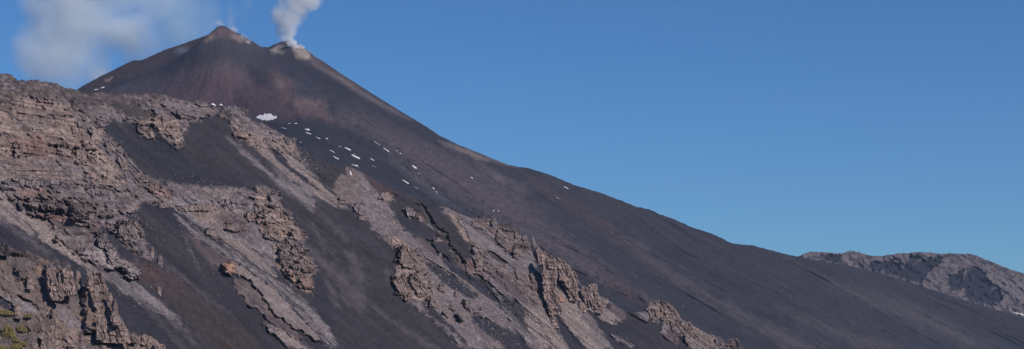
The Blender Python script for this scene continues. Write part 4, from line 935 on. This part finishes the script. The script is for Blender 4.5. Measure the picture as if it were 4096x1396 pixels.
tower('rock_outcrop','grey jagged knob just left of the layered yellowish block','rock','near',[(1346,2872,2880),(1356,2864,2888),(1372,2860,2896),(1392,2862,2902)],'grey',.2,.7,1.,depth_off=1)
# lone spires on the dark slope
tower(T,'brown spire at the top of the dark slope below the big grey-green crag','rock spire','near',[(990,608,611),(998,604,614),(1010,602,616),(1024,604,616)],'tan',.2,.8,.8)
tower(T,'pale grey spire right of the brown spire on the dark slope','rock spire','near',[(1022,638,643),(1030,633,647),(1044,631,649),(1058,633,650)],'grey',.2,.8,.8)
tower(T,'forked pale stub alone on the dark reddish slope','rock spire','near',[(1147,632,641),(1156,627,644),(1166,628,644),(1176,631,644)],'talp',.2,.8,.8)

# ================================================================== SNOW PATCHES
def snow_patch(label, pts, where='vol', thick=.8, group='snow patches on the volcano'):
    p = np.array(pts, float); x0, y0 = p.min(0)-6; x1, y1 = p.max(0)+6
    st = 1.3 if x1-x0 < 120 else 1.8
    PX, PY = np.meshgrid(np.arange(x0, x1, st), np.arange(y0, y1, st))
    sd = sdf(p, PX, PY)+(.7 if x1-x0 < 85 else 7)*fbm(PX/9, PY/5, 4, int(x0) % 97)-.2
    base_ = rear_base(PX, PY)-rear_detail(PX, PY)[0] if where == 'rear' else (ridge_base(PX, PY)-ridge_detail(PX, PY)[0] if where == 'ridge' else DEPTH[where](PX, PY))
    prof = sstep(-.6, 1.6, sd)
    D = base_-prof*thick*2.2+(1-prof)*4
    V = world(PX, PY, D); kv = sd > -1.6
    q = kv[:-1,:-1]&kv[1:,:-1]&kv[1:,1:]&kv[:-1,1:]
    Q = grid_quads(*PX.shape, keep=q)
    if not len(Q): print('EMPTY snow', label); return
    used = np.unique(Q); mp = np.full(PX.size, -1); mp[used] = np.arange(len(used)); V = V.reshape(-1,3)[used]
    me = mesh_np('snow_patch', V, mp[Q]); c = V.mean(0); origin_to(me, c)
    me.polygons.foreach_set('use_smooth', np.ones(len(me.polygons), bool))
    o = link('snow_patch', me, M_SNOW); o.location = c
    tag(o, label, 'snow patch', group)
def streak(x0, y0, x1, y1, w):
    dx, dy = x1-x0, y1-y0; L = math.hypot(dx, dy); nx, ny = -dy/L*w/2, dx/L*w/2
    return [(x0,y0),(x0+dx*.25+nx,y0+dy*.25+ny),(x0+dx*.75+nx,y0+dy*.75+ny),(x1,y1),(x0+dx*.8-nx,y0+dy*.8-ny),(x0+dx*.2-nx*.7,y0+dy*.2-ny*.7)]
snow_patch('largest white snow patch, below the red hollow of the main cone',[(1022,470),(1030,460),(1052,458),(1056,453),(1086,454),(1094,463),(1112,467),(1098,478),(1085,482),(1062,484),(1040,480)])
snow_patch('snow crumbs on the rim directly right of the largest snow patch',streak(1148,494,1164,493,5))
snow_patch('flat snow strip further right of the crumbs, level with the largest patch',streak(1172,494,1192,493,5))
snow_patch('broken little snow dash just under the crumbs',streak(1119,507,1150,517,4.5))
snow_patch('snow patch shaped like a winged bird',[(1214,514),(1226,515),(1232,512),(1238,517),(1245,521),(1232,523),(1220,520)])
snow_patch('snow dash directly under the bird-shaped patch',streak(1217,527,1248,538,6))
snow_patch('snow dash to the lower right of the bird-shaped patch',streak(1260,546,1285,557,5))
snow_patch('round little snow spot left of the steep paired streaks',streak(1301,552,1313,556,6))
snow_patch('faint snow fleck below the dash right of the bird-shaped patch',streak(1309,566,1319,570,3))
snow_patch('faint snow fleck left of the snow dashes',streak(1198,546,1211,550,3))
snow_patch('small snow fleck low on the left above the rocky crest',streak(1197,565,1209,572,4))
snow_patch('thin slanting snow streak above the rocky crest',streak(1312,596,1344,613,5))
snow_patch('snow dash beneath the thin slanting streak',streak(1329,622,1358,639,6))
snow_patch('tiny snow dash between the thin streak and the thick one',streak(1352,582,1368,589,4))
snow_patch('thick bright snow dash above the pair of parallel streaks',streak(1375,587,1407,603,7))
snow_patch('upper thin streak of the two parallel snow streaks',streak(1404,609,1454,635,3.5))
snow_patch('lower thick streak of the two parallel snow streaks',streak(1400,615,1444,638,8))
snow_patch('snow streak right of the two parallel streaks',streak(1476,630,1500,645,5))
snow_patch('small snow dash under the streak right of the parallel pair',streak(1484,658,1509,672,4))
snow_patch('upper thin half of the long steep snow streak',streak(1489,560,1530,588,4))
snow_patch('lower thick half of the long steep snow streak',streak(1529,588,1560,609,6))
snow_patch('upper of two small snow dashes right of the long steep streak',streak(1581,597,1593,607,4))
snow_patch('lower of two small snow dashes right of the long steep streak',streak(1595,608,1607,617,4.5))
snow_patch('snow patch alone on the dark brown slope, shaped like a comma',streak(1646,659,1669,676,8))
snow_patch('small snow fleck beneath the comma-shaped patch',streak(1671,690,1680,697,4))
snow_patch('thin bright snow streak just above the red-brown spur crest',streak(1604,715,1640,738,6))
snow_patch('faint continuation of the thin streak above the red-brown spur crest',streak(1648,742,1676,757,4))
snow_patch('small upright snow fleck in the lower middle of the volcano slope',streak(1728,748,1740,758,5))
snow_patch('jagged snow fleck just below the small upright one',streak(1739,763,1752,771,4.5))
snow_patch('snow dash far right, alone high on the dark slope',streak(1881,706,1893,714,5))
snow_patch('left snow fleck of the pair above the grey cirque',streak(1968,842,1980,844,5))
snow_patch('right snow fleck of the pair above the grey cirque',streak(1988,842,1998,846,5))
snow_patch('pale snow fleck near the skyline of the long flank',streak(2252,744,2276,756,5))
snow_patch('fainter snow fleck below the one near the skyline',streak(2222,786,2238,796,4))
snow_patch('left snow patch of the two on the near crest notch',[(844,418),(850,413),(858,417),(864,422),(852,422)],'near',.5)
snow_patch('right snow patch of the two on the near crest notch',[(876,420),(884,415),(891,421),(880,423)],'near',.5)
snow_patch('white square of snow or bleached rock under the orange knob',[(1396,684),(1403,682),(1410,703),(1402,704)],'near',.5)
snow_patch('bright scrap of snow on top of the orange knob',streak(1408,660,1432,664,4),'near',.5)
snow_patch('long snow strip at the foot of the rear shoulder',streak(370,359,398,357,5),'rear',1.6)
snow_patch('broken snow strip right of the one at the foot of the rear shoulder',streak(396,354,421,347,5),'rear',1.6)
snow_patch('snow streak under the far ridge at the right edge of the picture',streak(4046,1247,4110,1264,7),'ridge',1.5)

# ================================================================== BOULDERS on the ash
def boulder_mesh(seed, n=2):
    import bmesh
    bm = bmesh.new(); bmesh.ops.create_icosphere(bm, subdivisions=n, radius=1)
    r = random.Random(seed); cuts = [Vector((r.gauss(0,1), r.gauss(0,1), r.gauss(0,1))).normalized() for _ in range(9)]
    for v in bm.verts:
        d = v.co.normalized(); s = 1.
        for c in cuts:
            k = d.dot(c)
            if k > .55: s = min(s, .62/k+.08)
        v.co = Vector((d.x*s*1.15, d.y*s, d.z*s*.8))
    me = bpy.data.meshes.new('boulder'); bm.to_mesh(me); bm.free(); me.shade_flat()
    return me
M_PALEB = plain_mat('pale_stone', (.24,.225,.20), .95, 1.2, .3, .5, .3)
M_BRNB = plain_mat('brown_stone', (.15,.115,.10), .95, 1.2, .3, .5, .3)
bms = [boulder_mesh(s) for s in range(6)]; 
for m in bms[:4]: m.materials.append(M_PALEB)
for m in bms[4:]: m.materials.append(M_BRNB)
def boulders(label, group, where, spots, mesh_ids=(0,1,2,3), z=.3):
    px = np.array([s[0] for s in spots], float); py = np.array([s[1] for s in spots], float)
    D = DEPTH[where](px, py)
    for (x, y, sz), d in zip(spots, D):
        d = float(d); w = world(x, y, d-.3); s = sz*d/F/2
        o = bpy.data.objects.new('boulder', bms[random.choice(mesh_ids)]); COL.objects.link(o)
        o.location = (w[0], w[1], w[2]+s*z); o.scale = (s, s, s); o.rotation_euler = (random.uniform(-.4,.4), random.uniform(-.4,.4), random.uniform(0, 6.28))
        tag(o, label, 'boulder', group)
boulders('pale boulder lying on the dark ash of the central chute','pale boulders on the central dark chute','near',
 [(546,860,6),(552,868,7),(556,876,6),(585,893,8),(588,902,7),(604,915,8),(618,920,7),(624,957,7),(626,950,5),(654,962,7),(640,978,5),(776,1033,7),(719,1024,5),(728,945,7),(735,955,6),(747,962,6),(750,1000,6),(762,1005,7),(768,1012,6),
  (700,930,5),(670,905,5),(598,880,5),(640,905,5),(572,884,5),(610,990,5),(690,1068,4)])
boulders('pale boulder scattered on the dark lower left slope','pale boulders on the dark lower left slope','near',
 [(588,1201,9),(541,1227,7),(548,1172,5),(552,1138,5),(628,1062,6),(603,1144,7),(605,1150,6),(630,1233,6),(640,1285,5),(612,1245,4),(478,1182,7),(565,1260,4),(650,1310,4),(520,1160,5),(500,1140,5),(604,1256,4)])
boulders('pale boulder on the upper dark ash bowl','pale boulders on the upper dark ash bowl','near',
 [(487,566,7),(768,706,7),(776,697,5),(792,730,7),(803,719,5),(815,728,6),(730,714,6),(848,728,5),(877,736,7),(904,744,5),(722,690,4),(700,700,4),(692,680,4)])
boulders('pale boulder on the ash between the tan lava tongue and the central crag','pale boulders right of the tan lava tongue','near',
 [(1226,1213,8),(1154,1207,5),(1163,1148,6),(1161,1142,5),(1102,1093,5),(1246,1150,5),(1273,1031,5),(1120,1132,4),(1344,1325,5),(1228,1096,6),(1010,1236,4)])
boulders('pale boulder low on the volcano flank above the last crest','pale boulders low on the volcano flank','vol',
 [(2544,1108,6),(2330,1081,5),(2528,1099,4),(2730,1224,6),(2732,1228,5),(2285,1050,4),(2220,1018,4),(2602,1202,5),(2676,965,4),(2620,925,5),(2630,1010,4),(3060,1273,4),(2200,1038,5)], z=.4)
boulders('pale boulder on the sandy floor inside the dark fan of the last crest','pale boulders on the last dark fan','near',[(2616,1285,5),(2622,1291,5),(2526,1276,4),(2600,1300,4)])

# ================================================================== SCREE: uncountable small stones
def scree(name, label, where, polys, n, smin, smax, mat, seed):
    r = np.random.default_rng(seed); pts = []
    for poly in polys:
        p = np.array(poly, float); x0, y0 = p.min(0); x1, y1 = p.max(0)
        k = int(n*(x1-x0)*(y1-y0)/1e4*4)
        X = r.uniform(x0, x1, k); Y = r.uniform(y0, y1, k)
        keep = (sdf(p, X, Y)+14*fbm(X/20, Y/20, 3, seed) > r.uniform(0, 14, k)) & (fbm(X/16, Y/16, 3, seed+1) > r.uniform(-.7, .4, k))
        pts.append(np.stack([X[keep], Y[keep]], 1))
    pts = np.concatenate(pts); D = DEPTH[where](pts[:,0], pts[:,1])
    W = world(pts[:,0], pts[:,1], D-.4); s = (smin+(smax-smin)*r.random(len(pts))**3)*D/F/2
    base = np.array([(1,0,-.3),(-.3,.9,-.3),(-.9,-.3,-.2),(.1,-1,-.3),(.1,.1,.9),(0,0,-.9)])
    F3 = np.array([(0,1,4),(1,2,4),(2,3,4),(3,0,4),(1,0,5),(2,1,5),(3,2,5),(0,3,5)])
    B = base[None]+r.uniform(-.28,.28,(len(pts),6,3)); a = r.uniform(0, 6.28, len(pts)); ca, sa = np.cos(a)[:,None], np.sin(a)[:,None]
    B = np.stack([B[...,0]*ca-B[...,1]*sa, B[...,0]*sa+B[...,1]*ca, B[...,2]], -1)
    V = W[:,None]+B*s[:,None,None]; T3 = (F3[None]+6*np.arange(len(pts))[:,None,None]).reshape(-1,3)
    tone = r.uniform(.55, 1.55, len(pts)); tint = TALP[None]*(1-.5*r.random(len(pts)))[:,None]*1.0+GREY[None]*.5
    colv = np.repeat(np.clip(tint*tone[:,None], .03, .5), 6, 0)
    me = mesh_np(name, V.reshape(-1,3), T3, colv, np.full(len(pts)*6, .2)); o = link(name, me, mat)
    print(name, len(pts)); return tag(o, label, 'scree', None, 'stuff')
def zone(*idx): return [NEAR_ZONES[i][1] for i in idx]
tal = [z[1] for z in NEAR_ZONES if z[0] in ('talus','talp') and z[6] >= .9]
gr_ = [z[1] for z in NEAR_ZONES if z[0] in ('grey','pale')]
scree('scree','pale grey loose stones covering the talus fans between the crags','near', tal, 55, 2.0, 7.5, M_ROCK, 5)
scree('scree','broken grey rubble on the terraces and ledges of the near wall','near', gr_+[box(740,745,1010,795)], 60, 2.0, 9, M_ROCK, 6)
scree('scree','coarse grey blocks piled on the stony terrace','near', [[(735,745),(860,742),(1010,752),(1060,760),(1040,790),(900,800),(790,795)]], 90, 4.0, 11, M_ROCK, 12)
scree('scree','brown rubble strewn over the lower left spur','spur', [[(0,1000),(200,1060),(300,1120),(380,1340),(660,1400),(0,1400)]], 60, 2., 7, M_ROCK, 7)
scree('scree','tiny scattered stones on the dark ash aprons of the near wall','near', [[(500,500),(700,560),(1000,760),(1600,1000),(1700,1396),(500,1396),(400,900),(600,800)],[(0,860),(200,980),(520,1200),(560,1340),(300,1100),(0,950)]], 9, 1.2, 4.0, M_ROCK, 8)

scree('scree','small stones on the rough brown lava of the volcano slope','vol', [[(1300,470),(1560,500),(1850,620),(2100,760),(2600,1150),(2900,1396),(2600,1250),(2200,1000),(1850,850),(1500,620)],[(2200,700),(3000,1000),(4096,1300),(4096,1396),(2950,1396),(2500,1000)]], 2.2, 1.2, 3.6, M_FAR, 9)

# ================================================================== SHRUBS (cushion plants, bottom left corner)
M_SHRUB = plain_mat('cushion_leaves', (.27,.225,.09), .9, 1.5, .35, .3, .1)
M_TWIG = plain_mat('shrub_twigs', (.06,.045,.03), .9, 2, .2, .2, .05)
def cushion(label, x, y, wpx, hpx, seed):
    r = np.random.default_rng(seed); d = float(spur_depth(x, y)[0]); pm = d/F; wpx = wpx*1.25; hpx = hpx*1.15; R = wpx*pm/2; H = hpx*pm*.62
    root = bpy.data.objects.new('cushion_shrub', None); COL.objects.link(root); c = world(x, y+hpx*.3, d-R*.5); root.location = c; root.empty_display_size = .5
    tag(root, label, 'shrub', 'yellow-green cushion shrubs')
    n = 2600; u = r.uniform(0, 6.28, n); q = r.uniform(0, 1, n)**.5
    lump = 1+.3*fbm(3*np.cos(u)+q*2, 3*np.sin(u)+q, 3, seed)
    rr = q*R*lump; zz = H*np.sqrt(np.clip(1-q**2, 0, 1))*(.8+.35*r.random(n))*(1+.5*fbm(rr*np.cos(u)/1.2, rr*np.sin(u)/1.2, 2, seed+1))
    P = np.stack([rr*np.cos(u), rr*np.sin(u), zz], -1); s = .2+.2*r.random(n)
    A = r.normal(size=(n,3)); A /= np.linalg.norm(A, axis=1)[:,None]; Bv = np.cross(A, r.normal(size=(n,3))); Bv /= np.linalg.norm(Bv, axis=1)[:,None]
    V = np.stack([P+A*s[:,None], P+Bv*s[:,None]*.6, P-A*s[:,None], P-Bv*s[:,None]*.6], 1).reshape(-1,3)
    me = mesh_np('foliage', V, np.arange(4*n).reshape(n,4)); link('foliage', me, M_SHRUB, root)
    tw = []; fq = []
    for k in range(26):
        a = r.uniform(0, 6.28); l = R*.8*r.random(); e = np.array([l*math.cos(a), l*math.sin(a), H*.75*math.sqrt(max(0, 1-(l/R)**2))]); b = np.array([0,0,-.6])
        o_ = np.array([-math.sin(a), math.cos(a), 0])*.07; up = np.array([0,0,.07]); i = len(tw)
        tw += [b-o_*1.6, b+o_*1.6, b+up*2, e-o_*.4, e+o_*.4, e+up]
        fq += [(i,i+1,i+4,i+3),(i+1,i+2,i+5,i+4),(i+2,i,i+3,i+5)]
    me = mesh_np('stem', np.array(tw), np.array(fq)); link('stem', me, M_TWIG, root)
for i, (lb, x, y, w_, h_) in enumerate([('uppermost yellow-green cushion shrub, beside the little ash hollow',20,1253,56,20),('yellow-green cushion shrub on the right of the pair in the middle',84,1318,36,28),
   ('tall yellow-green cushion shrub, left of the middle pair',33,1335,46,58),('small yellow-green cushion shrub between the large ones',62,1362,24,20),('yellow-green cushion shrub to the right near the bottom edge',91,1376,26,18),
   ('large yellow-green cushion shrub cut by the bottom edge',64,1388,42,24),('faint olive cushion shrub right of the stubby tan tooth',112,1266,24,14),('yellow-green cushion shrub half out of frame in the bottom corner',8,1392,34,18)]):
    cushion(lb, x, y, w_, h_, 900+i)
# ================================================================== SMOKE AND STEAM (volumes), HAZE
def smoke_mat(name, dens, shape, nscale, thr, warp=.5, seed=0., aniso=.0, color=(.93,.93,.93), squash=(1,1,1), detail=4, soft=.35, rng_=.28, join='MAXIMUM', nr=.55):
    """shape: list of (x, z, radius_x, radius_z) lobes in object space (-1..1), joined; density broken up by noise"""
    m = bpy.data.materials.new(name); m.use_nodes = True; nt = m.node_tree; N = nt.nodes; L = nt.links; N.remove(N['Principled BSDF'])
    out = N['Material Output']; pv = N.new('ShaderNodeVolumePrincipled'); L.new(pv.outputs[0], out.inputs['Volume'])
    pv.inputs['Color'].default_value = (*color, 1); pv.inputs['Anisotropy'].default_value = aniso
    tc = N.new('ShaderNodeTexCoord')
    def math_(op, a, b=None, c=None, clamp=False):
        n = N.new('ShaderNodeMath'); n.operation = op; n.use_clamp = clamp
        for i, v in enumerate((a, b, c)):
            if v is None: continue
            if isinstance(v, (int, float)): n.inputs[i].default_value = v
            else: L.new(v, n.inputs[i])
        return n.outputs[0]
    no = N.new('ShaderNodeTexNoise'); no.inputs['Scale'].default_value = nscale; no.inputs['Detail'].default_value = detail; no.inputs['Roughness'].default_value = nr
    mp = N.new('ShaderNodeMapping'); mp.inputs['Location'].default_value = (seed, seed*.7, seed*.3); mp.inputs['Scale'].default_value = squash
    L.new(tc.outputs['Object'], mp.inputs[0]); L.new(mp.outputs[0], no.inputs['Vector'])
    # warped position
    vm = N.new('ShaderNodeVectorMath'); vm.operation = 'MULTIPLY_ADD'; L.new(no.outputs['Color'], vm.inputs[0]); vm.inputs[1].default_value = (warp,)*3; L.new(tc.outputs['Object'], vm.inputs[2])
    v2 = N.new('ShaderNodeVectorMath'); v2.operation = 'SUBTRACT'; L.new(vm.outputs[0], v2.inputs[0]); v2.inputs[1].default_value = (warp*.5,)*3
    sx = N.new('ShaderNodeSeparateXYZ'); L.new(v2.outputs[0], sx.inputs[0])
    acc = None
    for (x, z, rx, rz, k) in shape:
        a = math_('MULTIPLY', math_('SUBTRACT', sx.outputs[0], x), 1/rx); b = math_('MULTIPLY', math_('SUBTRACT', sx.outputs[2], z), 1/rz); y = math_('MULTIPLY', sx.outputs[1], 1/min(1., max(rx, .35)))
        d = math_('SQRT', math_('ADD', math_('ADD', math_('MULTIPLY', a, a), math_('MULTIPLY', b, b)), math_('MULTIPLY', y, y)))
        f = math_('MULTIPLY', math_('DIVIDE', math_('SUBTRACT', 1., d), soft*2, clamp=True), float(k))
        acc = f if acc is None else math_(join, acc, f)
    nn = math_('DIVIDE', math_('SUBTRACT', no.outputs[0], thr), rng_, clamp=True)
    L.new(math_('MULTIPLY', math_('MULTIPLY', acc, nn), dens), pv.inputs['Density'])
    try: m.cycles.volume_step_rate = 1.0
    except Exception: pass
    return m
def smoke(name, label, cat, x0, y0, x1, y1, Y, depth, mat):
    c = world((x0+x1)/2, (y0+y1)/2, Y); sx = (x1-x0)/2*Y/F; sz = (y1-y0)/2*Y/F
    import bmesh
    bm = bmesh.new(); bmesh.ops.create_cube(bm, size=2); me = bpy.data.meshes.new(name); bm.to_mesh(me); bm.free()
    o = link(name, me, mat); o.location = c; o.scale = (sx, depth/2, sz); tag(o, label, cat, None, 'stuff'); return o
smoke('smoke_plume','wide soft white plume drifting up behind the left skyline','smoke', -15,-220,785,420, 5450, 330,
  smoke_mat('drifting_gas', .05, [(-.1,-.05,.46,.42,1.),(-.36,.22,.42,.4,1.),(.36,-.18,.36,.38,.9),(.02,-.72,.15,.5,1.3),(0.,.55,.6,.5,.9),(-.4,-.4,.5,.5,.8),(.55,.4,.35,.45,.7)], 1.4, .24, .8, 3.1, -.25, (.94,.985,1.), soft=.6, rng_=.42, detail=8, join='ADD', nr=.62))
smoke('smoke_veil','thin bluish veil of gas trailing from the summit behind the main cone','smoke', 540,-120,940,330, 5330, 260,
  smoke_mat('thin_gas', .012, [(.0,.1,.9,.85,1.),(.1,-.75,.5,.4,1.2)], 1.4, .34, .5, 7.7, .0, (.75,.92,1.), soft=.45))
smoke('smoke_wisp','faint wisps rising right of the main peak','smoke', 860,-60,1060,215, 4560, 120,
  smoke_mat('summit_wisps', .03, [(-.35,-.2,.35,.9,.9),(.2,-.55,.6,.4,.8),(.35,.3,.5,.6,.5)], 2.6, .46, .6, 1.7, .0, (.85,.96,1.), squash=(1,1,.6)))
smoke('steam_column','dense white steam column rising from the right-hand crater','steam', 1060,-120,1330,175, 4520, 150,
  smoke_mat('dense_steam', .085, [(-.36,-.62,.36,.42,1.3),(-.34,-.25,.5,.45,1.3),(-.12,.05,.52,.45,1.3),(.16,.3,.62,.5,1.2),(-.3,.5,.55,.5,1.),(-.3,-.92,.22,.22,1.5)], 2.8, .34, .42, 4.4, -.3, (.98,.998,1.), detail=6, soft=.22, rng_=.34))
smoke('steam_wisps','low white fumes clinging to the right rim of the crater','steam', 1130,145,1268,265, 4362, 60,
  smoke_mat('rim_fumes', .35, [(-.45,.55,.4,.3,1.),(-.05,.15,.45,.33,1.),(.35,-.25,.4,.34,.9)], 3.2, .38, .55, 9.2, -.3, (.97,.97,.98), detail=6, soft=.3))
smoke('steam_puff','small pale puff hugging the tip of the main peak','steam', 850,60,925,122, 4362, 40,
  smoke_mat('peak_puff', .2, [(-.2,0,.6,.6,1.)], 2.5, .45, .5, 2.2, .0, (.96,.96,.97), soft=.4))
smoke('steam_fringe','thin line of fumes along the right edge of the main peak','steam', 910,95,1020,185, 4375, 50,
  smoke_mat('peak_fringe', .3, [(-.55,.4,.4,.35,1.),(.1,-.15,.4,.3,.8),(.55,-.55,.3,.3,.7)], 3.0, .42, .5, 5.2, .0, (.96,.95,.95), soft=.35))
smoke('smoke_wisp','little bluish haze patch on the ridge between shoulder and main cone','smoke', 640,150,800,250, 4800, 60,
  smoke_mat('ridge_haze', .02, [(.1,.0,.6,.5,1.)], 1.8, .35, .5, 6.6, .0, (.7,.88,1.), soft=.5))
if HAZE > 0:
    import bmesh
    bm = bmesh.new(); bmesh.ops.create_cube(bm, size=2); me = bpy.data.meshes.new('haze'); bm.to_mesh(me); bm.free()
    m = bpy.data.materials.new('air'); m.use_nodes = True; m.node_tree.nodes.remove(m.node_tree.nodes['Principled BSDF'])
    pv = m.node_tree.nodes.new('ShaderNodeVolumePrincipled'); pv.inputs['Density'].default_value = HAZE; pv.inputs['Color'].default_value = (.5,.68,1.,1); pv.inputs['Anisotropy'].default_value = .1
    m.node_tree.links.new(pv.outputs[0], m.node_tree.nodes['Material Output'].inputs['Volume'])
    try: m.cycles.homogeneous_volume = True
    except Exception: pass
    o = link('haze', me, m); o.location = (0, 900, 300); o.scale = (12500, 12500, 700); tag(o, kind='stuff')
# ================================================================== CAMERA, SUN, SKY
cam = bpy.data.cameras.new('camera'); co = bpy.data.objects.new('camera', cam); COL.objects.link(co)
co.location = (0,0,0); co.rotation_euler = (math.pi/2, 0, 0)
cam.sensor_width = 36; cam.sensor_fit = 'HORIZONTAL'; cam.lens = 36*F/4096; cam.shift_y = (HY-698)/4096
cam.clip_start = 1; cam.clip_end = 120000
sc.camera = co
AZ, EL = math.radians(56), math.radians(36)      # sun to the right of and behind the camera
sv = Vector((math.sin(AZ)*math.cos(EL), -math.cos(AZ)*math.cos(EL), math.sin(EL)))
su = bpy.data.lights.new('sun', 'SUN'); su.energy = SUN_E; su.angle = math.radians(.53); su.color = (1,.905,.855)
so = bpy.data.objects.new('sun', su); COL.objects.link(so); so.rotation_euler = sv.to_track_quat('Z', 'Y').to_euler(); so.location = (300,-300,400)
w = bpy.data.worlds.new('World'); sc.world = w; w.use_nodes = True; nt = w.node_tree
bg = nt.nodes['Background']; bg.inputs['Strength'].default_value = SKY_S
sk = nt.nodes.new('ShaderNodeTexSky'); sk.sky_type = 'NISHITA'; sk.sun_disc = False
sk.sun_elevation = EL; sk.sun_rotation = math.pi-AZ; sk.altitude = SKY_ALT; sk.air_density = SKY_AIR; sk.dust_density = SKY_DUST; sk.ozone_density = SKY_OZ
mxn = nt.nodes.new('ShaderNodeVectorMath'); mxn.operation = 'MULTIPLY'; mxn.inputs[1].default_value = SKY_TINT
nt.links.new(sk.outputs[0], mxn.inputs[0]); nt.links.new(mxn.outputs[0], bg.inputs['Color'])
sc.view_settings.view_transform = 'Standard'; sc.view_settings.look = 'None'; sc.view_settings.gamma = 1; sc.view_settings.exposure = EXPO
sc.cycles.max_bounces = 10; sc.cycles.diffuse_bounces = 2; sc.cycles.volume_bounces = 8; sc.cycles.transparent_max_bounces = 8
sc.cycles.volume_max_steps = 256; sc.cycles.volume_step_rate = 1.0
sc.cycles.use_denoising = True
